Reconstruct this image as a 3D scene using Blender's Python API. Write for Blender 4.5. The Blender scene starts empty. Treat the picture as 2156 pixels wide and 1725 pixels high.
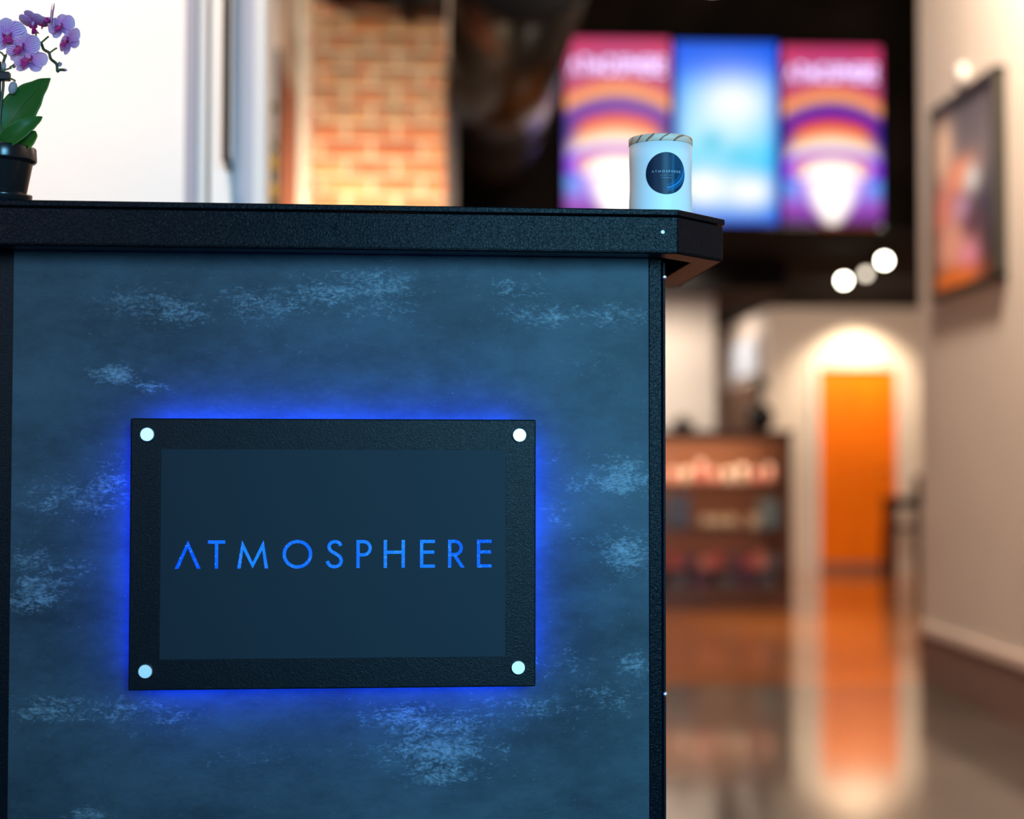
import bpy, bmesh, math, random
from mathutils import Vector, Matrix
random.seed(7)
sc = bpy.context.scene
C = sc.collection

# ------------------------------------------------------------------ camera
W, H, F = 2156.0, 1725.0, 3400.0
CAMZ = 1.10
YAW, PITCH, ROLL = math.radians(-2.74), 0.0331, 0.0014
_fw0 = Vector((0, math.cos(PITCH), math.sin(PITCH)))
_up0 = Vector((0, -math.sin(PITCH), math.cos(PITCH)))
_rt0 = Vector((1, 0, 0))
_r = _rt0 * math.cos(ROLL) + _up0 * math.sin(ROLL)
_u = -_rt0 * math.sin(ROLL) + _up0 * math.cos(ROLL)
_Z = Matrix.Rotation(YAW, 3, 'Z')
FW, UP, RT = _Z @ _fw0, _Z @ _u, _Z @ _r
CAM = Vector((0, 0, CAMZ))
cd = bpy.data.cameras.new('camera')
cam = bpy.data.objects.new('camera', cd)
C.objects.link(cam)
m3 = Matrix((RT, UP, -FW)).transposed()
cam.matrix_world = Matrix.Translation(CAM) @ m3.to_4x4()
cd.sensor_width = 36
cd.lens = F / W * 36
cd.clip_start = 0.05
cd.dof.use_dof = True
cd.dof.focus_distance = 1.79
cd.dof.aperture_fstop = 2.15
sc.camera = cam

# ------------------------------------------------------------------ world, exposure, main lights
sc.view_settings.view_transform = 'Standard'
sc.view_settings.look = 'None'
sc.view_settings.exposure = 0.0
sc.view_settings.gamma = 1.0
wd = bpy.data.worlds.new('world')
sc.world = wd
wd.use_nodes = True
wd.node_tree.nodes['Background'].inputs[0].default_value = (0.10, 0.09, 0.085, 1)
wd.node_tree.nodes['Background'].inputs[1].default_value = 0.1

def light(kind, loc, target, power, color, size=0.3, size_y=None, spread=180, angle=60, blend=0.6):
    l = bpy.data.lights.new('lamp', kind)
    l.energy = power
    l.color = color
    if kind == 'AREA':
        l.shape = 'RECTANGLE'
        l.size = size
        l.size_y = size_y or size
        l.spread = math.radians(spread)
    elif kind == 'SPOT':
        l.shadow_soft_size = size
        l.spot_size = math.radians(angle)
        l.spot_blend = blend
    else:
        l.shadow_soft_size = size
    o = bpy.data.objects.new('lamp', l)
    C.objects.link(o)
    o.location = loc
    d = Vector(target) - Vector(loc)
    o.rotation_euler = d.to_track_quat('-Z', 'Y').to_euler()
    return o

DAY = (0.22, 0.66, 1.0)
WARM = (1.0, 0.80, 0.62)
WARMER = (1.0, 0.66, 0.40)
# daylight through the street window behind the camera, then two added lamps
light('AREA', (0.9, -1.40, 1.62), (0.42, 1.9, 0.98), 15, DAY, 1.2, 1.2, spread=48)
light('AREA', (-1.2, -1.40, 1.9), (-0.6, 1.9, 1.38), 3.0, (0.62, 0.70, 1.0), 1.0, 1.0, spread=60)  # added fill lamp, lifts the orchid and the left of the desk
light('AREA', (1.75, 2.2, 4.2), (2.45, 2.1, 1.7), 26, WARM, 0.4, spread=70)  # added warm lamp, brightens the near right wall that the chamfer reflects
# warm ceiling lamps of the room
light('AREA', (-1.0, 2.30, 4.1), (-0.95, 3.2, 2.2), 44, (1.0, 0.84, 0.72), 0.9, spread=75)
light('AREA', (1.75, 5.6, 4.2), (2.45, 6.2, 2.5), 195, WARM, 0.4)
light('AREA', (1.0, 3.2, 4.2), (1.2, 3.6, 0.0), 8, WARM, 0.6)
light('AREA', (-1.0, 4.6, 4.2), (-0.4, 6.7, 2.6), 12, WARM, 0.8)
# a low warm lamp in front of the brick pillar
light('AREA', (-0.30, 6.15, 1.30), (-0.27, 6.8, 1.78), 24, (1.0, 0.74, 0.45), 0.5, spread=95)
light('AREA', (2.2, 10.9, 2.64), (2.3, 10.8, 0.0), 34, WARM, 0.5, spread=100)  # added lamp, brightens the amber floor in front of the cabinet
light('AREA', (1.8, 12.2, 2.64), (1.8, 13.05, 1.7), 15, WARM, 0.5, spread=110)
light('AREA', (3.7, 13.6, 2.6), (3.9, 16, 0.9), 55, WARM, 0.8)
light('AREA', (2.6, 17.2, 2.6), (3.2, 17.2, 0.5), 30, (1.0, 0.82, 0.68), 0.6)  # added lamp, lifts the dark hallway
light('SPOT', (4.27, 15.62, 2.62), (4.27, 16.2, 1.55), 105, (1.0, 0.80, 0.55), 0.05, angle=105, blend=0.7)

# ------------------------------------------------------------------ helpers
def ray(px, py):
    return (FW + RT * ((px - W / 2) / F) - UP * ((py - H / 2) / F))
def atY(px, py, Y):
    d = ray(px, py); return CAM + d * (Y / d.y)
def atX(px, py, X):
    d = ray(px, py); return CAM + d * (X / d.x)
def atZ(px, py, Z):
    d = ray(px, py); return CAM + d * ((Z - CAMZ) / d.z)
def atD(px, py, D):
    return CAM + ray(px, py) * D

def mesh_obj(name, bm, mat=None, parent=None, smooth=False, bevel=0.0, seg=2):
    me = bpy.data.meshes.new(name)
    bmesh.ops.recalc_face_normals(bm, faces=bm.faces[:])
    bm.to_mesh(me); bm.free()
    if smooth:
        for p in me.polygons: p.use_smooth = True
    o = bpy.data.objects.new(name, me)
    C.objects.link(o)
    if mat: me.materials.append(mat)
    if parent: o.parent = parent
    if bevel:
        b = o.modifiers.new('bevel', 'BEVEL'); b.width = bevel; b.segments = seg; b.limit_method = 'ANGLE'
        b.angle_limit = math.radians(40)
    return o

def box(bm, x0, x1, y0, y1, z0, z1):
    vs = [bm.verts.new((x, y, z)) for z in (z0, z1) for y in (y0, y1) for x in (x0, x1)]
    for f in ((0, 1, 3, 2), (4, 6, 7, 5), (0, 4, 5, 1), (2, 3, 7, 6), (0, 2, 6, 4), (1, 5, 7, 3)):
        bm.faces.new([vs[i] for i in f])
    return vs

def boxobj(name, dims, mat, parent=None, bevel=0.0):
    bm = bmesh.new(); box(bm, *dims)
    return mesh_obj(name, bm, mat, parent, bevel=bevel)

def prism(bm, pts, z0, z1):
    a = [bm.verts.new((x, y, z0)) for x, y in pts]
    b = [bm.verts.new((x, y, z1)) for x, y in pts]
    n = len(pts)
    bm.faces.new(a[::-1]); bm.faces.new(b)
    for i in range(n):
        bm.faces.new((a[i], a[(i + 1) % n], b[(i + 1) % n], b[i]))

def lathe(bm, prof, n=40, c=(0, 0), cap=True):
    rings = []
    for r, z in prof:
        rings.append([bm.verts.new((c[0] + r * math.cos(2 * math.pi * k / n), c[1] + r * math.sin(2 * math.pi * k / n), z)) for k in range(n)])
    for a, b in zip(rings, rings[1:]):
        for k in range(n):
            bm.faces.new((a[k], a[(k + 1) % n], b[(k + 1) % n], b[k]))
    if cap:
        bm.faces.new(rings[0][::-1]); bm.faces.new(rings[-1])

def tube(bm, pts, rad, n=10):
    pts = [Vector(p) for p in pts]
    rads = rad if isinstance(rad, (list, tuple)) else [rad] * len(pts)
    rings = []
    for i, p in enumerate(pts):
        t = (pts[min(i + 1, len(pts) - 1)] - pts[max(i - 1, 0)]).normalized()
        a = Vector((0, 0, 1)) if abs(t.z) < 0.9 else Vector((1, 0, 0))
        e1 = t.cross(a).normalized(); e2 = t.cross(e1).normalized()
        rings.append([bm.verts.new(p + (e1 * math.cos(2 * math.pi * k / n) + e2 * math.sin(2 * math.pi * k / n)) * rads[i]) for k in range(n)])
    for a, b in zip(rings, rings[1:]):
        for k in range(n):
            bm.faces.new((a[k], a[(k + 1) % n], b[(k + 1) % n], b[k]))
    bm.faces.new(rings[0][::-1]); bm.faces.new(rings[-1])

def smoothpts(pts, n=6):
    P = [Vector(p) for p in pts]; out = []
    for i in range(len(P) - 1):
        p0, p1, p2, p3 = P[max(i - 1, 0)], P[i], P[i + 1], P[min(i + 2, len(P) - 1)]
        for k in range(n):
            t = k / n
            out.append(0.5 * ((2 * p1) + (p2 - p0) * t + (2 * p0 - 5 * p1 + 4 * p2 - p3) * t * t + (-p0 + 3 * p1 - 3 * p2 + p3) * t ** 3))
    out.append(P[-1]); return out

def tag(o, label=None, cat=None, group=None, kind=None):
    if label: o['label'] = label
    if cat: o['category'] = cat
    if group: o['group'] = group
    if kind: o['kind'] = kind
    return o

def empty(name, loc=(0, 0, 0), rz=0.0):
    o = bpy.data.objects.new(name, None); C.objects.link(o)
    o.location = loc; o.rotation_euler = (0, 0, rz); o.empty_display_size = 0.05
    return o

def struct(name, dims, mat, parent=None, bevel=0.0):
    o = boxobj(name, dims, mat, parent, bevel)
    if parent is None: o['kind'] = 'structure'
    return o

ORD = ['first', 'second', 'third', 'fourth', 'fifth', 'sixth', 'seventh', 'eighth', 'ninth', 'tenth']

# ------------------------------------------------------------------ materials
def mat(name, color, rough=0.5, metal=0.0, spec=0.5, emit=None, estr=0.0, coat=0.0):
    m = bpy.data.materials.new(name); m.use_nodes = True
    b = m.node_tree.nodes['Principled BSDF']
    b.inputs['Base Color'].default_value = (*color, 1)
    b.inputs['Roughness'].default_value = rough
    b.inputs['Metallic'].default_value = metal
    b.inputs['Specular IOR Level'].default_value = spec
    b.inputs['Coat Weight'].default_value = coat
    if emit:
        b.inputs['Emission Color'].default_value = (*emit, 1)
        b.inputs['Emission Strength'].default_value = estr
    return m

def nodes(m):
    return m.node_tree.nodes, m.node_tree.links, m.node_tree.nodes['Principled BSDF']

def add_noise(m, scale=8, detail=4, c1=None, c2=None, bump=0.0, bscale=None, coord='Object', lo=0.35, hi=0.65, stretch=(1, 1, 1), dist=0.0, bdist=0.002):
    N, L, b = nodes(m)
    tc = N.new('ShaderNodeTexCoord'); mp = N.new('ShaderNodeMapping')
    mp.inputs['Scale'].default_value = stretch
    L.new(tc.outputs[coord], mp.inputs[0])
    if c1:
        n = N.new('ShaderNodeTexNoise'); n.inputs['Scale'].default_value = scale; n.inputs['Detail'].default_value = detail
        L.new(mp.outputs[0], n.inputs['Vector'])
        r = N.new('ShaderNodeValToRGB'); r.color_ramp.elements[0].position = lo; r.color_ramp.elements[1].position = hi
        r.color_ramp.elements[0].color = (*c1, 1); r.color_ramp.elements[1].color = (*c2, 1)
        L.new(n.outputs[0], r.inputs[0]); L.new(r.outputs[0], b.inputs['Base Color'])
    if bump:
        n2 = N.new('ShaderNodeTexNoise'); n2.inputs['Scale'].default_value = bscale or scale; n2.inputs['Detail'].default_value = 2
        n2.inputs['Distortion'].default_value = dist
        L.new(mp.outputs[0], n2.inputs['Vector'])
        bp = N.new('ShaderNodeBump'); bp.inputs['Strength'].default_value = bump; bp.inputs['Distance'].default_value = bdist
        L.new(n2.outputs[0], bp.inputs['Height']); L.new(bp.outputs[0], b.inputs['Normal'])
    return m

def vcol_mat(name, strength=None, rough=0.5, coat=0.0):
    m = bpy.data.materials.new(name); m.use_nodes = True
    N, L, b = nodes(m); b.inputs['Specular IOR Level'].default_value = 0.12
    a = N.new('ShaderNodeVertexColor'); a.layer_name = 'Col'
    if strength is None:
        L.new(a.outputs[0], b.inputs['Base Color'])
    else:
        b.inputs['Base Color'].default_value = (0.01, 0.01, 0.01, 1)
        L.new(a.outputs[0], b.inputs['Emission Color']); b.inputs['Emission Strength'].default_value = strength
    b.inputs['Roughness'].default_value = rough; b.inputs['Coat Weight'].default_value = coat
    return m

def set_vcol(me, fn):
    ca = me.color_attributes.new('Col', 'FLOAT_COLOR', 'POINT')
    flat = []
    for v in me.vertices:
        c = fn(v.co); flat += [c[0], c[1], c[2], 1.0]
    ca.data.foreach_set('color', flat)

def s2l(r, g, b):
    f = lambda c: (c / 255 / 12.92) if c / 255 <= 0.04045 else ((c / 255 + 0.055) / 1.055) ** 2.4
    return (f(r), f(g), f(b))

def grad(t, stops):
    if t <= stops[0][0]: return stops[0][1]
    for (a, ca), (b, cb) in zip(stops, stops[1:]):
        if t <= b:
            k = (t - a) / (b - a); return tuple(ca[i] + (cb[i] - ca[i]) * k for i in range(3))
    return stops[-1][1]
def mixc(a, b, k):
    k = max(0.0, min(1.0, k)); return tuple(a[i] + (b[i] - a[i]) * k for i in range(3))
def gauss(x, y, cx, cy, rx, ry):
    return math.exp(-((x - cx) / rx) ** 2 - ((y - cy) / ry) ** 2)

M = {}
M['plaster'] = add_noise(mat('warm_white_plaster', (0.80, 0.76, 0.72), 0.75), 3, 3, (0.79, 0.75, 0.71), (0.82, 0.78, 0.74), bump=0.15, bscale=60)
M['plaster_r'] = add_noise(mat('beige_painted_wall', (0.72, 0.64, 0.57), 0.6), 3, 3, (0.71, 0.63, 0.56), (0.74, 0.66, 0.59), bump=0.15, bscale=60)
M['bluegrey'] = mat('blue_light_tint', (0.52, 0.50, 0.55), 0.5)  # cast of coloured light put into the strip's base colour
M['lavender'] = mat('lavender_grey_metal', (0.34, 0.32, 0.37), 0.5)
M['darkgrey'] = mat('dark_grey_rubber', (0.20, 0.18, 0.17), 0.7)
M['black'] = mat('matt_black_paint', (0.005, 0.005, 0.006), 0.7, 0, 0.2)
M['blackceil'] = add_noise(mat('black_open_ceiling', (0.012, 0.011, 0.010), 0.9, 0, 0.1), 2, 5, (0.002, 0.002, 0.002), (0.012, 0.008, 0.006))
M['ceil2'] = mat('flat_black_ceiling', (0.004, 0.004, 0.005), 0.9, 0, 0.05)
M['blackgloss'] = mat('glossy_black', (0.006, 0.006, 0.007), 0.08)
M['duct'] = add_noise(mat('black_painted_duct', (0.012, 0.010, 0.009), 0.24, 0.0, 0.5), 6, 3, (0.004, 0.003, 0.003), (0.008, 0.006, 0.005), bump=0.02, bscale=10)
M['white'] = mat('white_paint', (0.82, 0.80, 0.78), 0.5)
M['browntrim'] = add_noise(mat('brown_base_trim', (0.22, 0.135, 0.11), 0.5), 12, 3, (0.21, 0.13, 0.105), (0.25, 0.155, 0.13))
M['captrim'] = mat('pale_base_cap', (0.75, 0.62, 0.55), 0.45)
M['mortar'] = add_noise(mat('pale_mortar', (0.62, 0.52, 0.40), 0.9), 20, 4, (0.62, 0.52, 0.40), (0.76, 0.66, 0.52), bump=0.5, bscale=80)
M['reddoor'] = add_noise(mat('red_brown_wood', (0.38, 0.10, 0.05), 0.5), 6, 4, (0.30, 0.07, 0.035), (0.46, 0.14, 0.07), stretch=(1, 1, 0.2))
M['orangedoor'] = add_noise(mat('orange_wood_door', (0.85, 0.2, 0.004), 0.4, 0, 0.2), 5, 5, (0.82, 0.165, 0.002), (0.92, 0.21, 0.004), stretch=(4, 4, 0.3))
M['slat'] = add_noise(mat('brown_wood_slat', (0.16, 0.09, 0.06), 0.5), 5, 5, (0.12, 0.07, 0.045), (0.20, 0.12, 0.085), stretch=(4, 4, 0.3))
M['case'] = add_noise(mat('dark_walnut', (0.06, 0.022, 0.010), 0.35), 5, 5, (0.045, 0.016, 0.007), (0.085, 0.032, 0.014), stretch=(1, 1, 6))
M['caseback'] = mat('case_brown_back', (0.24, 0.09, 0.04), 0.6)
M['paleblue'] = mat('pale_blue_panel', (0.52, 0.60, 0.72), 0.4)
# brick
m = mat('fired_brick', (0.45, 0.16, 0.07), 0.85); M['brick'] = m
N, L, b = nodes(m)
oi = N.new('ShaderNodeObjectInfo'); rp = N.new('ShaderNodeValToRGB')
rp.color_ramp.elements[0].color = (0.42, 0.11, 0.04, 1); rp.color_ramp.elements[1].color = (0.60, 0.28, 0.12, 1)
e = rp.color_ramp.elements.new(0.5); e.color = (0.52, 0.16, 0.06, 1)
tc = N.new('ShaderNodeTexCoord'); nn = N.new('ShaderNodeTexNoise'); nn.inputs['Scale'].default_value = 14; nn.inputs['Detail'].default_value = 5
geo = N.new('ShaderNodeNewGeometry'); L.new(geo.outputs['Position'], nn.inputs['Vector'])
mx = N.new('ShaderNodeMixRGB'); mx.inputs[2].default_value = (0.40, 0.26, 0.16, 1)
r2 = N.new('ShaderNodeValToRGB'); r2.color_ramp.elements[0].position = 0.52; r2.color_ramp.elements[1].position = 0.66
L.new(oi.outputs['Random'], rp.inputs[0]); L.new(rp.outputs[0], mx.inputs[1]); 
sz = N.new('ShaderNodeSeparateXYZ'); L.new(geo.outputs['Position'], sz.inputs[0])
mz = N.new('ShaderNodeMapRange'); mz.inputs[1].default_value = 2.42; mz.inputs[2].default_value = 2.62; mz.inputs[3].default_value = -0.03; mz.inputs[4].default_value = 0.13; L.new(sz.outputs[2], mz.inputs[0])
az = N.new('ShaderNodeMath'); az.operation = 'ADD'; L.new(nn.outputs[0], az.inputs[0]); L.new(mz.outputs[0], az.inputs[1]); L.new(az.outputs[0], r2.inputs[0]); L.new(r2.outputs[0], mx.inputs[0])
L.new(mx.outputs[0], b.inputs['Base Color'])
bp = N.new('ShaderNodeBump'); bp.inputs['Strength'].default_value = 0.6; bp.inputs['Distance'].default_value = 0.004
L.new(nn.outputs[0], bp.inputs['Height']); L.new(bp.outputs[0], b.inputs['Normal'])
# floors
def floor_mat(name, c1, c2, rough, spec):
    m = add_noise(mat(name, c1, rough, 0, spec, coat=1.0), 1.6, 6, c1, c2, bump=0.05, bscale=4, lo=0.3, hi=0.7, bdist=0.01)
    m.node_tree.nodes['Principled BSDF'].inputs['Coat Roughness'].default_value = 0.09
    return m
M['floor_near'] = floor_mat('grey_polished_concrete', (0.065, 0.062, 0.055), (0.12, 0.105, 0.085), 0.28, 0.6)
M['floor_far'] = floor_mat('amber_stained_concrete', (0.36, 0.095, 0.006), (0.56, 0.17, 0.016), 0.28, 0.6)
# powder-coated textured black
M['powder'] = add_noise(mat('textured_black_powder_coat', (0.002, 0.004, 0.0065), 0.22, 0, 0.04), bump=0.5, bscale=360, dist=1.2, bdist=0.0009)
M['powder2'] = add_noise(mat('fine_black_powder_coat', (0.003, 0.0055, 0.0085), 0.3, 0, 0.08), bump=0.45, bscale=600, dist=0.8, bdist=0.0008)
M['steelin'] = mat('brown_black_steel', (0.030, 0.018, 0.016), 0.5)
M['signface'] = mat('satin_dark_acrylic', (0.007, 0.018, 0.028), 0.55, 0, 0.12)
# laminate
m = mat('dark_concrete_laminate', (0.05, 0.10, 0.14), 0.5, 0, 0.2); M['laminate'] = m
N, L, b = nodes(m)
tc = N.new('ShaderNodeTexCoord'); mp = N.new('ShaderNodeMapping'); mp.inputs['Scale'].default_value = (0.7, 1, 1.35)
L.new(tc.outputs['Object'], mp.inputs[0])
big = N.new('ShaderNodeTexNoise'); big.inputs['Scale'].default_value = 6; big.inputs['Detail'].default_value = 8; big.inputs['Roughness'].default_value = 0.7
fine = N.new('ShaderNodeTexNoise'); fine.inputs['Scale'].default_value = 75; fine.inputs['Detail'].default_value = 10; fine.inputs['Roughness'].default_value = 0.86; fine.inputs['Distortion'].default_value = 0.35
spk = N.new('ShaderNodeTexNoise'); spk.inputs['Scale'].default_value = 420; spk.inputs['Detail'].default_value = 2
for n in (big, fine, spk): L.new(mp.outputs[0], n.inputs['Vector'])
rb = N.new('ShaderNodeValToRGB'); rb.color_ramp.elements[0].position = 0.36; rb.color_ramp.elements[1].position = 0.66
rb.color_ramp.elements[0].color = (0.010, 0.023, 0.034, 1); rb.color_ramp.elements[1].color = (0.040, 0.074, 0.096, 1)
L.new(big.outputs[0], rb.inputs[0])
vc = N.new('ShaderNodeVertexColor'); vc.layer_name = 'Col'
def math_node(N, op, a=None, b_=None):
    n = N.new('ShaderNodeMath'); n.operation = op
    if a is not None: n.inputs[0].default_value = a
    if b_ is not None: n.inputs[1].default_value = b_
    return n
ad = math_node(N, 'MULTIPLY_ADD'); ad.inputs[1].default_value = 0.17
grain = N.new('ShaderNodeTexNoise'); grain.inputs['Scale'].default_value = 300; grain.inputs['Detail'].default_value = 5; grain.inputs['Roughness'].default_value = 0.7
L.new(mp.outputs[0], grain.inputs['Vector'])
gm = math_node(N, 'MULTIPLY', b_=0.26); L.new(grain.outputs[0], gm.inputs[0])
fm_ = math_node(N, 'MULTIPLY_ADD'); fm_.inputs[1].default_value = 0.74; L.new(fine.outputs[0], fm_.inputs[0]); L.new(gm.outputs[0], fm_.inputs[2])
L.new(vc.outputs[0], ad.inputs[0]); L.new(fm_.outputs[0], ad.inputs[2])
rf = N.new('ShaderNodeValToRGB'); rf.color_ramp.elements[0].position = 0.59; rf.color_ramp.elements[1].position = 0.77
L.new(ad.outputs[0], rf.inputs[0])
m1 = N.new('ShaderNodeMixRGB'); m1.inputs[2].default_value = (0.20, 0.29, 0.33, 1)
L.new(rf.outputs[0], m1.inputs[0]); L.new(rb.outputs[0], m1.inputs[1])
rs = N.new('ShaderNodeValToRGB'); rs.color_ramp.elements[0].position = 0.70; rs.color_ramp.elements[1].position = 0.78
L.new(spk.outputs[0], rs.inputs[0])
m2 = N.new('ShaderNodeMixRGB'); m2.inputs[2].default_value = (0.12, 0.19, 0.23, 1)
L.new(rs.outputs[0], m2.inputs[0]); L.new(m1.outputs[0], m2.inputs[1]); L.new(m2.outputs[0], b.inputs['Base Color'])
bp = N.new('ShaderNodeBump'); bp.inputs['Strength'].default_value = 0.35; bp.inputs['Distance'].default_value = 0.0008
L.new(fine.outputs[0], bp.inputs['Height']); L.new(bp.outputs[0], b.inputs['Normal'])

M['led'] = mat('blue_led', (0.0, 0.02, 0.1), 0.5, emit=(0.0, 0.045, 1.0), estr=98)
m = mat('backlit_blue_letter', (0.0, 0.02, 0.1), 0.5, emit=(0.0, 0.16, 1.0), estr=1.05); M['letter'] = m; m.node_tree.nodes['Principled BSDF'].inputs['Specular IOR Level'].default_value = 0.0
N, L, b = nodes(m)
tc = N.new('ShaderNodeTexCoord'); n = N.new('ShaderNodeTexNoise'); n.inputs['Scale'].default_value = 9; n.inputs['Detail'].default_value = 2
n3 = N.new('ShaderNodeTexNoise'); n3.inputs['Scale'].default_value = 500; n3.inputs['Detail'].default_value = 2
L.new(tc.outputs['Object'], n.inputs['Vector']); L.new(tc.outputs['Object'], n3.inputs['Vector'])
r = N.new('ShaderNodeValToRGB'); r.color_ramp.elements[0].position = 0.40; r.color_ramp.elements[1].position = 0.66
r.color_ramp.elements[0].color = (0.002, 0.085, 0.95, 1); r.color_ramp.elements[1].color = (0.015, 0.27, 0.95, 1)
L.new(n.outputs[0], r.inputs[0])
r3 = N.new('ShaderNodeValToRGB'); r3.color_ramp.elements[0].position = 0.58; r3.color_ramp.elements[1].position = 0.72
L.new(n3.outputs[0], r3.inputs[0])
mm = N.new('ShaderNodeMixRGB'); mm.inputs[2].default_value = (0.06, 0.33, 1.0, 1)
L.new(r3.outputs[0], mm.inputs[0]); L.new(r.outputs[0], mm.inputs[1]); L.new(mm.outputs[0], b.inputs['Emission Color'])

m = mat('brushed_steel', (0.78, 0.86, 0.88), 0.45, 1.0); M['steel'] = m
m.node_tree.nodes['Principled BSDF'].inputs['Anisotropic'].default_value = 0.3
M['chrome'] = mat('bright_screw', (0.8, 0.82, 0.84), 0.35, 1.0)
M['candle'] = mat('satin_white_glass', (0.84, 0.86, 0.87), 0.5, 0, 0.4)
M['print'] = mat('white_print', (0.45, 0.60, 0.68), 0.6)
M['print2'] = mat('grey_print', (0.16, 0.24, 0.30), 0.6)
m = mat('striped_pale_wood', (0.7, 0.6, 0.5), 0.5); M['lid'] = m
N, L, b = nodes(m)
tc = N.new('ShaderNodeTexCoord'); mp = N.new('ShaderNodeMapping'); mp.inputs['Rotation'].default_value = (0.0, math.radians(-52), 0.5)
wv = N.new('ShaderNodeTexWave'); wv.inputs['Scale'].default_value = 34; wv.inputs['Distortion'].default_value = 3.0; wv.inputs['Detail'].default_value = 2; wv.inputs['Detail Scale'].default_value = 1.2
L.new(tc.outputs['Object'], mp.inputs[0]); L.new(mp.outputs[0], wv.inputs['Vector'])
r = N.new('ShaderNodeValToRGB'); r.color_ramp.elements[0].position = 0.02; r.color_ramp.elements[1].position = 0.16
r.color_ramp.elements[0].color = (0.30, 0.13, 0.06, 1); r.color_ramp.elements[1].color = (0.80, 0.60, 0.46, 1)
L.new(wv.outputs[0], r.inputs[0]); L.new(r.outputs[0], b.inputs['Base Color'])
M['glass'] = bpy.data.materials.new('clear_glass'); M['glass'].use_nodes = True
N = M['glass'].node_tree.nodes; L = M['glass'].node_tree.links; N.clear()
out = N.new('ShaderNodeOutputMaterial'); tr = N.new('ShaderNodeBsdfTransparent'); gl = N.new('ShaderNodeBsdfGlossy'); gl.inputs['Roughness'].default_value = 0.05
fr = N.new('ShaderNodeFresnel'); fr.inputs[0].default_value = 1.45; mxs = N.new('ShaderNodeMixShader')
L.new(fr.outputs[0], mxs.inputs[0]); L.new(tr.outputs[0], mxs.inputs[1]); L.new(gl.outputs[0], mxs.inputs[2]); L.new(mxs.outputs[0], out.inputs[0])
M['pot'] = mat('glossy_black_ceramic', (0.010, 0.012, 0.014), 0.22, 0, 0.6)
M['bark'] = add_noise(mat('orchid_bark', (0.07, 0.05, 0.035), 0.9), 90, 3, (0.03, 0.02, 0.014), (0.16, 0.11, 0.07))
M['stem'] = mat('dark_green_stem', (0.030, 0.055, 0.022), 0.45)
M['pedicel'] = mat('green_pedicel', (0.09, 0.15, 0.05), 0.5)
M['stake'] = mat('black_plastic', (0.006, 0.012, 0.016), 0.4, 0, 0.25)
M['magenta'] = mat('magenta_lip', (0.50, 0.012, 0.20), 0.5)
M['column'] = mat('pale_column', (0.62, 0.42, 0.62), 0.5)
M['bud'] = add_noise(mat('grey_violet_bud', (0.40, 0.38, 0.44), 0.5), 60, 2, (0.42, 0.42, 0.38), (0.28, 0.22, 0.46))
def leaf_mat(name, c1, c2):
    m = mat(name, c1, 0.4, 0, 0.22)
    N, L, b = nodes(m)
    uv = N.new('ShaderNodeUVMap'); sx = N.new('ShaderNodeSeparateXYZ'); L.new(uv.outputs[0], sx.inputs[0])
    a = math_node(N, 'SUBTRACT', b_=0.5); L.new(sx.outputs[1], a.inputs[0])
    ab = math_node(N, 'ABSOLUTE'); L.new(a.outputs[0], ab.inputs[0])
    r = N.new('ShaderNodeValToRGB'); r.color_ramp.elements[0].position = 0.0; r.color_ramp.elements[1].position = 0.03
    r.color_ramp.elements[0].color = tuple(x * 0.55 for x in c1) + (1,); r.color_ramp.elements[1].color = (*c1, 1)
    e = r.color_ramp.elements.new(0.46); e.color = (*c1, 1); e = r.color_ramp.elements.new(0.5); e.color = (*c2, 1)
    L.new(ab.outputs[0], r.inputs[0]); L.new(r.outputs[0], b.inputs['Base Color'])
    return m
M['leaf'] = leaf_mat('orchid_leaf_green', (0.028, 0.12, 0.018), (0.08, 0.22, 0.04))
M['leaf2'] = leaf_mat('orchid_leaf_yellow_green', (0.065, 0.14, 0.012), (0.12, 0.25, 0.03))
m = mat('striped_lilac_petal', (0.6, 0.4, 0.8), 0.55); M['petal'] = m
N, L, b = nodes(m)
b.inputs['Subsurface Weight'].default_value = 0.0
uv = N.new('ShaderNodeUVMap'); sx = N.new('ShaderNodeSeparateXYZ'); L.new(uv.outputs[0], sx.inputs[0])
# veins fan out along the petal: stripes across v, slightly wavy
ns = N.new('ShaderNodeTexNoise'); ns.inputs['Scale'].default_value = 6; L.new(uv.outputs[0], ns.inputs['Vector'])
k1 = math_node(N, 'MULTIPLY_ADD'); k1.inputs[1].default_value = 0.05; L.new(ns.outputs[0], k1.inputs[0]); L.new(sx.outputs[1], k1.inputs[2])
k2 = math_node(N, 'MULTIPLY', b_=math.pi * 2 * 9); L.new(k1.outputs[0], k2.inputs[0])
sn = math_node(N, 'SINE'); L.new(k2.outputs[0], sn.inputs[0])
mr = N.new('ShaderNodeMapRange'); mr.inputs[1].default_value = -0.1; mr.inputs[2].default_value = 0.9; L.new(sn.outputs[0], mr.inputs[0])
# fade stripes near edge and tip
ec = math_node(N, 'SUBTRACT', b_=0.5); L.new(sx.outputs[1], ec.inputs[0]); ea = math_node(N, 'ABSOLUTE'); L.new(ec.outputs[0], ea.inputs[0])
er = N.new('ShaderNodeMapRange'); er.inputs[1].default_value = 0.49; er.inputs[2].default_value = 0.42; L.new(ea.outputs[0], er.inputs[0])
tr_ = N.new('ShaderNodeMapRange'); tr_.inputs[1].default_value = 0.99; tr_.inputs[2].default_value = 0.88; L.new(sx.outputs[0], tr_.inputs[0])
q1 = math_node(N, 'MULTIPLY'); L.new(mr.outputs[0], q1.inputs[0]); L.new(er.outputs[0], q1.inputs[1])
q2 = math_node(N, 'MULTIPLY'); L.new(q1.outputs[0], q2.inputs[0]); L.new(tr_.outputs[0], q2.inputs[1])
base = N.new('ShaderNodeValToRGB'); base.color_ramp.elements[0].color = (0.68, 0.24, 0.72, 1); base.color_ramp.elements[1].color = (0.92, 0.70, 0.88, 1)
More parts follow.
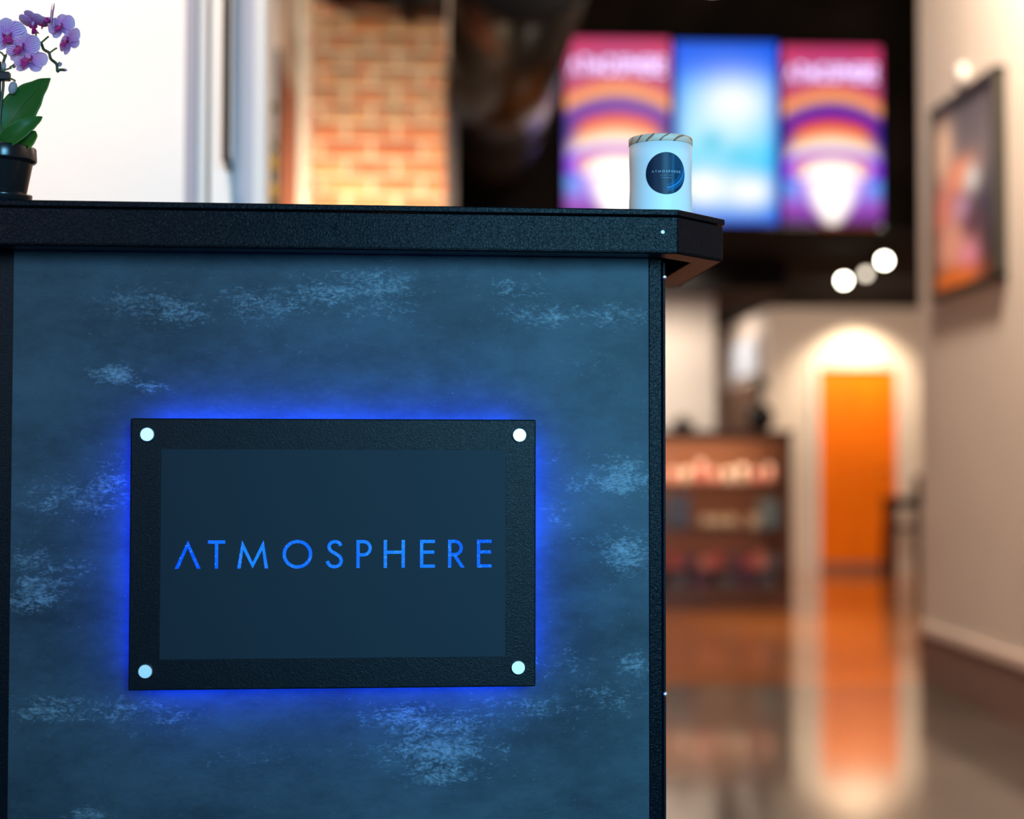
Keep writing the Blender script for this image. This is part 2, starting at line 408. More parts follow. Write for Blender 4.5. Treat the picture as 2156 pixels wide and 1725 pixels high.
base.color_ramp.elements[0].position = 0.05; base.color_ramp.elements[1].position = 0.75
L.new(sx.outputs[0], base.inputs[0])
ms = N.new('ShaderNodeMixRGB'); ms.inputs[2].default_value = (0.38, 0.06, 0.42, 1)
L.new(q2.outputs[0], ms.inputs[0]); L.new(base.outputs[0], ms.inputs[1]); L.new(ms.outputs[0], b.inputs['Base Color'])

# ------------------------------------------------------------------ geometric capitals
T = 0.115
def seg(p, q, t=T):
    dx, dy = q[0] - p[0], q[1] - p[1]; l = math.hypot(dx, dy); nx, ny = -dy / l * t / 2, dx / l * t / 2
    return [(p[0] + nx, p[1] + ny), (p[0] - nx, p[1] - ny), (q[0] - nx, q[1] - ny), (q[0] + nx, q[1] + ny)]
def ribbon(pts, t=T):
    n = len(pts); L_, R_ = [], []
    for i in range(n):
        a, c = pts[max(i - 1, 0)], pts[min(i + 1, n - 1)]
        dx, dy = c[0] - a[0], c[1] - a[1]; l = math.hypot(dx, dy)
        nx, ny = -dy / l * t / 2, dx / l * t / 2
        L_.append((pts[i][0] + nx, pts[i][1] + ny)); R_.append((pts[i][0] - nx, pts[i][1] - ny))
    return [[L_[i], R_[i], R_[i + 1], L_[i + 1]] for i in range(n - 1)]
def arc(cx, cy, rx, ry, a0, a1, n=20):
    return [(cx + rx * math.cos(math.radians(a0 + (a1 - a0) * k / n)), cy + ry * math.sin(math.radians(a0 + (a1 - a0) * k / n))) for k in range(n + 1)]
h = T / 2
def bowl(w, yb):
    cy, r = (1 - h + yb) / 2, (1 - h - yb) / 2
    return ribbon([(h, 1 - h), (w - r - h, 1 - h)] + arc(w - r - h, cy, r, r, 90, -90) + [(h, yb)])
GLY = {
 'A': (0.90, [[(0, 0), (0.135, 0), (0.45, 0.74), (0.45, 1.0)], [(0.45, 1.0), (0.45, 0.74), (0.765, 0), (0.90, 0)]]),
 'T': (0.60, [[(0, 1 - T), (0.6, 1 - T), (0.6, 1), (0, 1)], [(0.3 - h, 0), (0.3 + h, 0), (0.3 + h, 1 - T), (0.3 - h, 1 - T)]]),
 'M': (1.07, [[(0, 0), (0.12, 0), (0.205, 0.66), (0.165, 1.0)], [(0.165, 1.0), (0.205, 0.66), (0.535, 0.0), (0.535, 0.22)],
              [(0.905, 1.0), (0.865, 0.66), (0.535, 0.0), (0.535, 0.22)], [(1.07, 0), (0.95, 0), (0.865, 0.66), (0.905, 1.0)]]),
 'O': (1.02, ribbon(arc(0.51, 0.5, 0.51 - h, 0.51 - h, 0, 360, 48))),
 'S': (0.60, ribbon([tuple(p)[:2] for p in smoothpts([(0.53, 0.80, 0), (0.47, 0.90, 0), (0.34, 0.945, 0), (0.19, 0.90, 0), (0.125, 0.76, 0), (0.19, 0.62, 0), (0.34, 0.52, 0),
                          (0.49, 0.41, 0), (0.545, 0.26, 0), (0.48, 0.11, 0), (0.33, 0.05, 0), (0.17, 0.09, 0), (0.06, 0.25, 0)], 4)])),
 'P': (0.54, [seg((h, 0), (h, 1))] + bowl(0.54, 0.47)),
 'H': (0.74, [seg((h, 0), (h, 1)), seg((0.74 - h, 0), (0.74 - h, 1)), seg((T, 0.56), (0.74 - T, 0.56))]),
 'E': (0.53, [seg((h, 0), (h, 1)), seg((T, h), (0.53, h)), seg((T, 0.56), (0.51, 0.56)), seg((T, 1 - h), (0.53, 1 - h))]),
 'R': (0.57, [seg((h, 0), (h, 1))] + bowl(0.52, 0.47) + [[(0.16, 0.44), (0.30, 0.44), (0.59, 0), (0.45, 0)]]),
 'D': (0.72, [seg((h, 0), (h, 1))] + ribbon([(h, 1 - h), (0.22, 1 - h)] + arc(0.22, 0.5, 0.44, 0.5 - h, 90, -90) + [(h, h)])),
 'Y': (0.62, [seg((0.31, 0), (0.31, 0.45)), seg((0.31, 0.42), (0.05, 1)), seg((0.31, 0.42), (0.57, 1))]),
 'I': (T, [seg((h, 0), (h, 1))]),
}
def glyph(bm, ch, fn, t0, t1, sx=1.0):
    """polygons of one capital, mapped by fn(x, y, depth) and given a thickness"""
    w, quads = GLY[ch]
    for q in quads:
        a = [bm.verts.new(fn(x * sx, y, t0)) for x, y in q]; b_ = [bm.verts.new(fn(x * sx, y, t1)) for x, y in q]
        bm.faces.new(a); bm.faces.new(b_[::-1])
        for i in range(4): bm.faces.new((a[i], b_[i], b_[(i + 1) % 4], a[(i + 1) % 4]))

# ------------------------------------------------------------------ the setting
XR = atZ(1943, 1440, 0.0).x          # inner face of the right wall
YR = atZ(1943, 1440, 0.0).y          # its far end
SEAM = YR
XL = -2.6
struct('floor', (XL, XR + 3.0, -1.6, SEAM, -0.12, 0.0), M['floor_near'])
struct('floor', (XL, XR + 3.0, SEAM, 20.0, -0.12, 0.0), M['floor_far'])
struct('ceiling', (XL, XR + 3.0, -1.6, 10.45, 4.35, 4.45), M['blackceil'])
CEIL2 = 2.68
struct('ceiling', (XL, XR + 3.0, 10.45, 20.0, CEIL2, CEIL2 + 0.1), M['ceil2'])
struct('wall_bulkhead', (XL, XR + 3.0, 10.35, 10.45, CEIL2 - 0.06, 4.35), M['blackceil'])
struct('wall_right', (XR, XR + 0.16, -1.6, YR, 0.0, 4.35), M['plaster_r'])
struct('baseboard_right', (XR - 0.012, XR, -1.6, YR, 0.0, 0.255), M['browntrim'])
struct('trim_1', (XR - 0.022, XR, -1.6, YR, 0.255, 0.305), M['captrim'], bevel=0.004)
struct('wall_outer', (XR + 2.9, XR + 3.0, YR, 20.0, 0.0, CEIL2), M['plaster_r'])
struct('wall_outer', (XR + 0.16, XR + 3.0, YR - 0.1, YR, 0.0, 4.35), M['plaster_r'])
# front wall with the street window behind the camera
bm = bmesh.new()
box(bm, XL, XR + 0.16, -1.7, -1.6, 0, 0.5); box(bm, XL, XR + 0.16, -1.7, -1.6, 2.6, 4.35)
box(bm, XL, -2.0, -1.7, -1.6, 0.5, 2.6); box(bm, 2.0, XR + 0.16, -1.7, -1.6, 0.5, 2.6)
tag(mesh_obj('wall_front', bm, M['black']), kind='structure')
struct('wall_left', (XL - 0.1, XL, -1.6, 20.0, 0.0, 4.35), M['plaster'])

# far wall with the orange door, hallway to the left of it
YB = atZ(1805, 1205, 0.0).y
xdl, xdr = atY(1722, 1000, YB).x, atY(1892, 1000, YB).x
zdt = atY(1805, 776, YB).z
xc = atY(1617, 700, YB).x
bm = bmesh.new()
box(bm, xc, xdl, YB, YB + 0.15, 0, CEIL2); box(bm, xdr, XR + 2.9, YB, YB + 0.15, 0, CEIL2); box(bm, xdl, xdr, YB, YB + 0.15, zdt, CEIL2)
tag(mesh_obj('wall_back', bm, M['plaster_r']), kind='structure')
struct('wall_hall', (xc, xc + 0.12, YB + 0.15, 19.9, 0, CEIL2), M['plaster_r'])
struct('wall_end', (XL, xc + 0.12, 19.9, 20.0, 0, CEIL2), M['plaster_r'])
dr = empty('door_1', ((xdl + xdr) / 2, YB + 0.04, 0)); tag(dr, kind='structure')
hw = (xdr - xdl) / 2
boxobj('door_leaf', (-hw + 0.01, hw - 0.01, 0, 0.045, 0.01, zdt - 0.01), M['orangedoor'], dr, 0.003)
boxobj('jamb', (-hw - 0.06, -hw + 0.01, -0.07, 0.06, 0, zdt + 0.04), M['white'], dr, 0.004)
boxobj('jamb', (hw - 0.01, hw + 0.06, -0.07, 0.06, 0, zdt + 0.04), M['white'], dr, 0.004)
boxobj('kick_plate', (-hw + 0.04, hw - 0.04, -0.004, 0, 0.03, 0.10), M['browntrim'], dr)
bm = bmesh.new(); tube(bm, [(hw - 0.11, 0, 1.02), (hw - 0.11, -0.05, 1.02), (hw - 0.2, -0.055, 1.02)], 0.009, 8)
mesh_obj('door_handle', bm, M['steelin'], dr, True)
# pale partition behind the display case
YP = 13.05
struct('wall_partition', (atY(1300, 800, YP).x, atY(1505, 800, YP).x, YP, YP + 0.18, 0, CEIL2), M['plaster'])
# dropped black soffit over the hallway
a, b1, c1 = atZ(1490, 676, 2.47), atZ(1617, 640, 2.47), None
bm = bmesh.new()
prism(bm, [(a.x - 1.2, a.y + 0.2), (a.x, a.y), (b1.x, b1.y), (b1.x - 0.1, b1.y - 1.2), (a.x - 1.2, b1.y - 1.2)], 2.47, CEIL2)
tag(mesh_obj('trim_2', bm, M['black']), kind='structure')
# wood slats and pale blue panel on the hallway's side wall
sl = empty('slat_panel', (xc, YB + 0.3, 0)); tag(sl, 'brown vertical wood slat panelling on the hallway side wall behind the cabinet', 'panelling')
for k in range(14):
    y = 0.05 + k * 0.16
    boxobj('slat', (-0.045, -0.006, y, y + 0.11, 0.0, 1.95), M['slat'], sl, 0.004)
pn = empty('wall_panel', (xc, YB + 0.3, 0)); tag(pn, 'pale blue rectangular panel high on the hallway side wall', 'panel')
boxobj('panel_face', (-0.05, -0.002, 0.0, 1.5, 2.03, 2.42), M['paleblue'], pn, 0.006)
boxobj('panel_edge', (-0.055, -0.002, -0.02, 0.0, 2.01, 2.44), M['white'], pn)

# ------------------------------------------------------------------ left side: white door wall
YW = 3.05
def lx(px, Y=YW): return atY(px, 300, Y).x
tag(boxobj('wall_panel_left', (XL, lx(393), YW, YW + 0.12, 0, 4.35), M['plaster']), kind='structure')
struct('trim_3', (lx(390), lx(415), YW - 0.01, YW + 0.10, 0, 4.3), M['lavender'])
struct('trim_4', (lx(415), lx(433), YW + 0.0, YW + 0.10, 0, 4.3), M['plaster'])
struct('trim_5', (lx(433), lx(443), YW + 0.03, YW + 0.10, 0, 4.3), M['darkgrey'])
d2 = empty('door_2', (lx(443), YW, 0)); tag(d2, kind='structure')
w2 = lx(487) - lx(443)
boxobj('door_leaf', (0, w2, 0.0, 0.05, 0.01, 4.2), M['plaster'], d2)
zt = atY(478, 352, YW).z
bm = bmesh.new(); tube(bm, smoothpts([(w2 - 0.003, -0.005, zt - 0.004), (w2 - 0.003, -0.045, zt + 0.012), (w2 - 0.003, -0.05, zt + 0.05), (w2 - 0.003, -0.05, zt + 0.5), (w2 - 0.003, -0.05, zt + 1.0)]), 0.0075, 10)
mesh_obj('pull_handle', bm, M['blackgloss'], d2, True)
struct('trim_6', (lx(487), lx(531), YW + 0.02, YW + 0.12, 0, 4.3), M['bluegrey'])
struct('wall_reveal', (lx(531), lx(556), YW + 0.02, YW + 0.12, 0, 4.3), M['plaster'])
# bright far slip of wall, then the side wall with the red-brown door
YF = 6.0
XS = atY(578, 300, YF).x
struct('wall_slip', (atY(535, 300, YF).x, XS, YF, YF + 0.1, 0, 4.3), M['white'])
yy0, yy1 = YF + 0.1, YF + 2.2
dz = 2.66
ya, yb = atX(587, 200, XS).y, atX(622, 300, XS).y
bm = bmesh.new()
box(bm, XS - 0.12, XS, yy0, ya, 0, 4.3); box(bm, XS - 0.12, XS, yb, yy1, 0, 4.3); box(bm, XS - 0.12, XS, ya, yb, dz, 4.3)
tag(mesh_obj('wall_side', bm, M['plaster_r']), kind='structure')
d3 = empty('door_3', (XS, ya, 0)); tag(d3, kind='structure')
boxobj('door_leaf', (-0.04, 0.003, 0.0, yb - ya, 0.01, dz - 0.005), M['reddoor'], d3)
boxobj('jamb', (-0.05, 0.014, -0.09, 0.01, 0.0, dz), M['black'], d3)
struct('trim_7', (atY(628, 300, 6.82).x, atY(652, 300, 6.8).x + 0.005, 6.82, 6.9, 0, 4.3), M['plaster'])
struct('wall_rear_left', (XL, atY(960, 300, 8.6).x, 8.6, 8.7, 0, 4.35), M['plaster_r'])

# leafy plant with yellow blooms glimpsed beside the slip of wall
pl = empty('potted_plant', (atY(567, 400, 5.75).x, 5.75, 0)); tag(pl, 'tall leafy plant with yellow blooms glimpsed at the edge of the white door wall', 'plant')
bm = bmesh.new(); lathe(bm, [(0.10, 0), (0.14, 0.02), (0.17, 0.42), (0.16, 0.42), (0.15, 0.38)], 24); mesh_obj('pot', bm, M['white'], pl, True)
bm = bmesh.new(); tube(bm, [(0, 0, 0.35), (0.01, 0.0, 1.2), (0, 0, 2.2)], 0.012, 8); mesh_obj('stem', bm, M['stem'], pl, True)
gl1, yl1 = mat('plant_leaf', (0.10, 0.16, 0.05), 0.5), mat('yellow_bloom', (0.85, 0.55, 0.05), 0.5)
for k in range(26):
    a = k * 2.4; z = 1.7 + 0.028 * k; r = 0.05
    bm = bmesh.new()
    c = Vector((math.cos(a) * 0.01, math.sin(a) * 0.01, z)); t = Vector((math.cos(a), math.sin(a), 0.5)) * r; s = Vector((-math.sin(a), math.cos(a), 0)) * 0.02
    v = [bm.verts.new(c), bm.verts.new(c + t * 0.5 + s), bm.verts.new(c + t), bm.verts.new(c + t * 0.5 - s)]
    bm.faces.new(v)
    yellow = 6 <= k <= 15 and k % 2 == 0
    mesh_obj('bloom' if yellow else 'leaf', bm, yl1 if yellow else gl1, pl)
for zz in (2.22, 2.32):
    bm = bmesh.new(); bmesh.ops.create_icosphere(bm, subdivisions=2, radius=0.028, matrix=Matrix.Translation((0.0, -0.02, zz - 0.16)))
    mesh_obj('bloom', bm, yl1, pl, True)

# ------------------------------------------------------------------ brick pillar
YK = 6.80
kx0, kx1 = atY(652, 300, YK).x, atY(938, 300, YK).x
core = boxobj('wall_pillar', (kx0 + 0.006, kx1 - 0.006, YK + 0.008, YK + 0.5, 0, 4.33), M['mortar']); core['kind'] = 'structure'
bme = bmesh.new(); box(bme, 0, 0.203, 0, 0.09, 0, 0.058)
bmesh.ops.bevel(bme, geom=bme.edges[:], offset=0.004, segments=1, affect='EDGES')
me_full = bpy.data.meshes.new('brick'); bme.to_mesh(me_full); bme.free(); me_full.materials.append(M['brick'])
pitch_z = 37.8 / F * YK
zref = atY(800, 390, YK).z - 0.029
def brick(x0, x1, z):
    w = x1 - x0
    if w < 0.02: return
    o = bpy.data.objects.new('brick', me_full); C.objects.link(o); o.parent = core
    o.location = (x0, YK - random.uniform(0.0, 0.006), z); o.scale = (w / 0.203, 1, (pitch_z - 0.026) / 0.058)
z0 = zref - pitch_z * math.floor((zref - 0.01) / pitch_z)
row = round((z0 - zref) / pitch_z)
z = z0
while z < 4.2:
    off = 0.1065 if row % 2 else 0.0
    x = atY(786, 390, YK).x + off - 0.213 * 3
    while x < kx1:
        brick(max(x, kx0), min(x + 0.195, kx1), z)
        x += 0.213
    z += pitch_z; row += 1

# ------------------------------------------------------------------ ducts
d = 2.02; ang = math.radians(9.8)
cxd, czd, R = math.sin(ang) * d, CAMZ + math.cos(ang) * d, 0.285
def ring_profile(y0, y1, step, R, bead):
    prof = []; y = y0
    return prof
dt = empty('ceiling_duct', (cxd, 6.1, czd)); tag(dt, 'big round black ceiling duct running back towards the screens', 'duct')
bm = bmesh.new()
tube(bm, [(0, 0, 0), (0, 4.24, 0)], R, 48); mesh_obj('pipe', bm, M['duct'], dt, True)
for y in (0.02, 2.75):
    bm = bmesh.new(); tube(bm, [(0, y - 0.03, 0), (0, y - 0.02, 0), (0, y + 0.02, 0), (0, y + 0.03, 0)], [R + 0.004, R + 0.022, R + 0.022, R + 0.004], 48)
    mesh_obj('joint_ring', bm, M['black'], dt, True)
dt2 = empty('branch_duct', (0, 6.25, 0)); tag(dt2, 'dark elbow duct crossing in front of the top of the brick pillar', 'duct')
bm = bmesh.new()
zb = atY(800, 40, 6.25).z + 0.17
xl = atY(655, 0, 6.25).x
pts = [(cxd - 0.30, 0, zb), (xl + 0.25, 0, zb)] + [(xl + 0.25 - 0.22 * math.sin(t), 0, zb + 0.22 - 0.22 * math.cos(t)) for t in (0.3, 0.6, 0.9, 1.2, math.pi / 2)] + [(xl + 0.03, 0, 4.34)]
tube(bm, pts, 0.17, 32); mesh_obj('pipe', bm, M['duct'], dt2, True)
bm = bmesh.new(); tube(bm, [(-0.12, 0, zb), (-0.08, 0, zb)], 0.185, 32); mesh_obj('joint_ring', bm, M['black'], dt2, True)

# ------------------------------------------------------------------ screens
YS = 10.24
orange, indigo = s2l(255, 160, 105), s2l(66, 32, 190)
def poster(u, v):
    x = (u - 0.5) * 2
    vp = v - 0.085 * x * x
    if v > 0.40:
        edge = max(0.0, abs(x) - 0.55) / 0.45
    else: edge = 0
    c = grad(vp, [(0.0, s2l(205, 60, 110)), (0.10, s2l(185, 62, 120)), (0.205, s2l(190, 85, 125)), (0.235, s2l(235, 80, 70)), (0.262, orange), (0.295, s2l(255, 175, 115)),
                  (0.325, s2l(150, 60, 110)), (0.35, indigo), (0.385, s2l(80, 30, 170)), (0.41, s2l(190, 40, 80)), (0.45, s2l(250, 85, 75)), (0.50, s2l(255, 180, 120)), (0.56, (1.25, 1.1, 0.85)), (0.62, (1.1, 0.95, 0.85)), (0.72, (1.4, 1.3, 1.2)), (1, (1.5, 1.35, 1.2))])
    if v > 0.44:
        w = min(1.0, (v - 0.44) / 0.05)
        side = grad(v, [(0.44, s2l(35, 25, 120)), (0.60, s2l(60, 50, 190)), (0.68, s2l(60, 80, 235)), (0.74, s2l(60, 170, 255)), (0.82, s2l(110, 150, 250)), (0.90, s2l(170, 80, 200)), (1, s2l(70, 40, 110))])
        lim = grad(v, [(0.44, (0.75, 0, 0)), (0.58, (0.95, 0, 0)), (0.70, (0.98, 0, 0)), (0.76, (0.62, 0, 0)), (0.9, (0.42, 0, 0)), (1, (0.15, 0, 0))])[0]
        c = mixc(c, side, w * (abs(x) - lim + 0.22) / 0.28)
        rr = math.hypot(x / 0.92, (v - 0.70) / 0.105)
        if v < 0.76: c = mixc(c, s2l(140, 50, 235), 1.25 * math.exp(-((rr - 1) / 0.17) ** 2))
        if v < 0.72 and rr < 0.9: c = mixc(c, s2l(255, 120, 110), 0.9 * math.exp(-((rr - 0.72) / 0.12) ** 2))
        rr = math.hypot(x / 0.60, (v - 0.80) / 0.065)
        if v < 0.84: c = mixc(c, s2l(235, 120, 240), 0.6 * math.exp(-((rr - 1) / 0.22) ** 2))
    return c
def bluey(u, v):
    c = grad(v, [(0, s2l(0, 90, 235)), (0.14, s2l(0, 115, 255)), (0.3, s2l(20, 190, 255)), (0.6, s2l(20, 215, 255)), (0.85, s2l(20, 190, 255)), (1, s2l(0, 80, 225))])
    c = mixc(c, (1.0, 1.05, 1.05), 1.1 * gauss(u, v, 0.57, 0.34, 0.36, 0.15))
    c = mixc(c, (0.85, 1.05, 1.05), 0.6 * gauss(u, v, 0.42, 0.50, 0.42, 0.14))
    c = mixc(c, s2l(50, 200, 235), 0.85 * gauss(u, v, 0.36, 0.55, 0.12, 0.07))
    c = mixc(c, s2l(60, 205, 240), 0.7 * gauss(u, v, 0.62, 0.62, 0.12, 0.06))
    c = mixc(c, (1.05, 1.05, 1.05), 1.2 * gauss(u, v, 0.28, 0.80, 0.26, 0.10))
    c = mixc(c, (1.05, 1.05, 1.05), 1.1 * gauss(u, v, 0.72, 0.82, 0.26, 0.09))
    e = max(abs(u - 0.5) * 2 - 0.78, 0) / 0.22
    return mixc(c, s2l(0, 85, 240), e * 0.8)
M['screen'] = vcol_mat('lit_screen', 1.0, 0.3)
M['scrtext'] = mat('lit_white_lettering', (0.1, 0.1, 0.1), 0.5, emit=(0.62, 0.60, 1.0), estr=3.0)
def screen(name, px0, px1, py0, py1, fn, label, text):
    p0, p1 = atY(px0, py0, YS), atY(px1, py1, YS)
    w, hh = p1.x - p0.x, p0.z - p1.z
    o = empty(name, (p0.x, YS, p1.z)); tag(o, label, 'screen', 'portrait screens on the black bulkhead')
    boxobj('housing', (-0.008, w + 0.008, 0.004, 0.06, -0.008, hh + 0.008), M['blackgloss'], o, 0.003)
    boxobj('wall_bracket', (w * 0.3, w * 0.7, 0.06, 0.11, hh * 0.3, hh * 0.7), M['black'], o)
    bm = bmesh.new(); nx, nz = 60, 110
    g = [[bm.verts.new((w * i / nx, 0.0, hh * j / nz)) for i in range(nx + 1)] for j in range(nz + 1)]
    for j in range(nz):
        for i in range(nx): bm.faces.new((g[j][i], g[j][i + 1], g[j + 1][i + 1], g[j + 1][i]))
    d_ = mesh_obj('display', bm, M['screen'], o)
    set_vcol(d_.data, lambda co: fn(co.x / w, 1 - co.z / hh))
    if text:
        xs = [0.0, 0.9 + 0.35]; bm = bmesh.new(); tw = 0.0; word = 'ATMOSPHERE'; sp = 0.30
        tw = sum(GLY[c][0] for c in word) + sp * (len(word) - 1); s = w * 0.90 / tw; x = w * 0.05; zz = hh * (1 - 0.195)
        for c in word:
            glyph(bm, c, lambda a, b_, t: (x + a * s, t, zz + b_ * s * 1.75), -0.006, -0.002); x += (GLY[c][0] + sp) * s
        mesh_obj('lettering', bm, M['scrtext'], o)
screen('wall_screen', 1190, 1411, 79, 468, poster, 'leftmost portrait screen with red arches and glowing rings, nearest the duct', True)
screen('wall_screen', 1421, 1638, 87, 472, bluey, 'middle portrait screen showing a bright blue and white picture', False)
screen('wall_screen', 1647, 1857, 96, 474, poster, 'rightmost portrait screen with red arches and glowing rings, nearest the beige wall', True)

# ------------------------------------------------------------------ picture on the right wall
def art(u, v):   # u 0 far .. 1 near, v from the top
    c = grad(v, [(0, s2l(75, 72, 76)), (0.35, s2l(120, 112, 116)), (0.6, s2l(60, 52, 60)), (1, s2l(40, 36, 40))])
    c = mixc(c, s2l(250, 215, 190), 1.4 * gauss(u, v, 0.16, 0.26, 0.14, 0.16))
    c = mixc(c, s2l(255, 165, 120), 1.5 * gauss(u, v, 0.42, 0.42, 0.20, 0.08))
    c = mixc(c, s2l(225, 240, 250), 1.2 * gauss(u, v, 0.60, 0.46, 0.10, 0.06))
    c = mixc(c, s2l(240, 150, 130), 1.5 * gauss(u, v, 0.16, 0.56, 0.20, 0.11))
    c = mixc(c, s2l(215, 175, 235), 1.2 * gauss(u, v, 0.45, 0.60, 0.10, 0.07))
    c = mixc(c, s2l(255, 190, 170), 1.6 * gauss(u, v, 0.32, 0.76, 0.26, 0.12))
    c = mixc(c, s2l(90, 50, 70), 1.0 * gauss(u, v, 0.58, 0.68, 0.14, 0.08))
    c = mixc(c, s2l(255, 170, 215), 1.1 * gauss(u, v, 0.55, 0.84, 0.14, 0.07))
    c = mixc(c, s2l(255, 140, 60), 1.6 * gauss(u, v, 0.32, 0.94, 0.34, 0.07))
    return c
pa, pb = atX(1979, 234, XR), atX(2119, 138, XR)
zb_ = atX(1998, 628, XR).z
y0, y1 = pb.y, pa.y; ztp = pa.z
pic = empty('framed_picture', (XR, (y0 + y1) / 2, zb_)); tag(pic, 'dark framed abstract picture in orange and grey on the beige right wall', 'picture')
hh = ztp - zb_; ww = (y1 - y0) / 2
fm = M['frame'] = mat('olive_black_frame', (0.035, 0.032, 0.024), 0.4)
boxobj('backing', (-0.03, -0.001, -ww + 0.01, ww - 0.01, 0.01, hh - 0.01), M['black'], pic)
for dims in ((-0.055, -0.001, -ww, -ww + 0.05, 0, hh), (-0.055, -0.001, ww - 0.03, ww, 0, hh), (-0.055, -0.001, -ww, ww, 0, 0.03), (-0.055, -0.001, -ww, ww, hh - 0.03, hh)):
    boxobj('frame_bar', dims, fm, pic, 0.003)
bm = bmesh.new(); n = 60
g = [[bm.verts.new((-0.034, ww - 2 * ww * i / n, hh * j / n)) for i in range(n + 1)] for j in range(n + 1)]
for j in range(n):
    for i in range(n): bm.faces.new((g[j][i], g[j][i + 1], g[j + 1][i + 1], g[j + 1][i]))
o = mesh_obj('print', bm, vcol_mat('picture_print', None, 0.35), pic)
set_vcol(o.data, lambda co: art((ww - co.y) / (2 * ww), 1 - co.z / hh))
q = atX(2031, 158, XR)
sn_ = empty('wall_sensor', (XR, q.y, q.z)); tag(sn_, 'small white round sensor on the beige wall above the framed picture', 'sensor')
bm = bmesh.new(); tube(bm, [(0, 0, 0), (-0.02, 0, 0), (-0.035, 0, 0)], [0.05, 0.05, 0.036], 24); mesh_obj('housing', bm, M['white'], sn_, True)
bm = bmesh.new(); tube(bm, [(-0.034, 0, 0), (-0.040, 0, 0)], 0.012, 12); mesh_obj('lens', bm, M['blackgloss'], sn_, True)

# ------------------------------------------------------------------ track spots under the far ceiling
M['bulb'] = mat('spot_lamp_face', (1, 1, 1), 0.5, emit=(1.0, 0.93, 0.75), estr=34)
M['bulbdim'] = mat('dim_spot_lamp_face', (1, 1, 1), 0.5, emit=(1.0, 0.88, 0.70), estr=4.5)
for i, (px, py, em, r, lab) in enumerate(((1862, 549, 'bulb', 0.030, 'bright spot lamp under the black ceiling, highest of the three'), (1823, 577, 'bulbdim', 0.030, 'dim spot lamp between two brighter ones under the black ceiling'), (1777, 591, 'bulb', 0.030, 'bright spot lamp under the black ceiling, lowest of the three'))):
    p = atZ(px, py, 2.50)
    t = empty('spot_lamp', (p.x, p.y, p.z)); tag(t, lab, 'lamp', 'spot lamps under the far ceiling')
    dirn = (CAM - p).normalized()
    bm = bmesh.new(); tube(bm, [-dirn * 0.12, -dirn * 0.1, dirn * 0.008], [0.025, 0.04, 0.042], 20); mesh_obj('lamp_body', bm, M['black'], t, True)
    bm = bmesh.new(); tube(bm, [dirn * 0.0085, dirn * 0.012], r * (1.0 if i != 1 else 0.9), 20); mesh_obj('lamp_face', bm, M[em], t)
    bm = bmesh.new(); tube(bm, [-dirn * 0.06, (-dirn.x * 0.06, -dirn.y * 0.06, CEIL2 - p.z)], 0.008, 8); mesh_obj('stem', bm, M['black'], t)
# high spot lamp just above the frame, over the middle screen
p = atD(1500, -24, 7.4)
t = empty('spot_lamp', p); tag(t, 'black spot lamp at the top edge above the middle screen', 'lamp')
bm = bmesh.new(); tube(bm, [(0, 0, 0.16), (0, 0, 0.15), (0, 0, 0)], [0.02, 0.045, 0.05], 20); mesh_obj('lamp_body', bm, M['black'], t, True)
bm = bmesh.new(); tube(bm, [(0, 0, -0.004), (0, 0, -0.001)], 0.042, 20); mesh_obj('lamp_face', bm, M['bulbdim'], t)
bm = bmesh.new(); tube(bm, [(0, 0, 0.15), (0, 0, 4.35 - p.z)], 0.008, 8); mesh_obj('stem', bm, M['black'], t)

# ------------------------------------------------------------------ display case in the far room
YC = atZ(1600, 1283, 0.0).y
cx0, cx1 = atY(1180, 1000, YC).x, atY(1668, 1000, YC).x
ct = atY(1600, 907, YC).z
cs = empty('display_cabinet', (cx0, YC, 0)); tag(cs, 'dark wooden glass-fronted display cabinet with a lit top shelf', 'cabinet')
w = cx1 - cx0; dpt = 0.5; post = 0.085
boxobj('plinth', (0, w, 0.0, dpt, 0, 0.17), M['case'], cs, 0.004)
boxobj('top_board', (-0.02, w + 0.02, -0.02, dpt, ct - 0.025, ct), M['case'], cs, 0.004)
boxobj('front_rail', (0, w, 0.0, 0.02, ct - 0.07, ct - 0.025), M['case'], cs, 0.003)
boxobj('side_panel', (w - post, w, 0.0, dpt, 0.17, ct - 0.045), M['case'], cs, 0.004)
boxobj('side_panel', (0, post, 0.0, dpt, 0.17, ct - 0.045), M['case'], cs, 0.004)
boxobj('back_panel', (post, w - post, dpt - 0.02, dpt, 0.17, ct - 0.045), M['caseback'], cs)
ZS = [atY(1500, y, YC + 0.1).z for y in (1018, 1112, 1200)]
for k, z in enumerate(ZS): boxobj('shelf', (post, w - post, 0.03, dpt - 0.02, z - 0.022, z), M['case'], cs)
boxobj('glass_front', (post, w - post, 0.006, 0.012, 0.17, ct - 0.045), M['glass'], cs)
strip = boxobj('light_strip', (post + 0.02, w - post - 0.02, 0.04, 0.06, ct - 0.045, ct - 0.026), mat('warm_light_strip', (1, 1, 1), 0.5, emit=(1.0, 0.55, 0.30), estr=1.6), cs)
light('AREA', (cx0 + w * 0.55, YC + 0.075, ct - 0.05), (cx0 + w * 0.55, YC + 0.22, 0.9), 11, (1.0, 0.66, 0.40), 1.3, 0.04)
light('AREA', (cx0 + w * 0.6, YC + 0.16, ZS[0] - 0.035), (cx0 + w * 0.6, YC + 0.3, 0.5), 2.2, (1.0, 0.60, 0.34), 1.2, 0.06)
light('AREA', (cx0 + w * 0.6, YC + 0.16, ZS[1] - 0.035), (cx0 + w * 0.6, YC + 0.3, 0.3), 1.6, (1.0, 0.60, 0.45), 1.2, 0.06)
pinks = [mat('pink_glaze', (0.85, 0.42, 0.36), 0.4), mat('pale_glaze', (0.85, 0.74, 0.66), 0.4), mat('rose_glaze', (0.72, 0.28, 0.28), 0.4)]
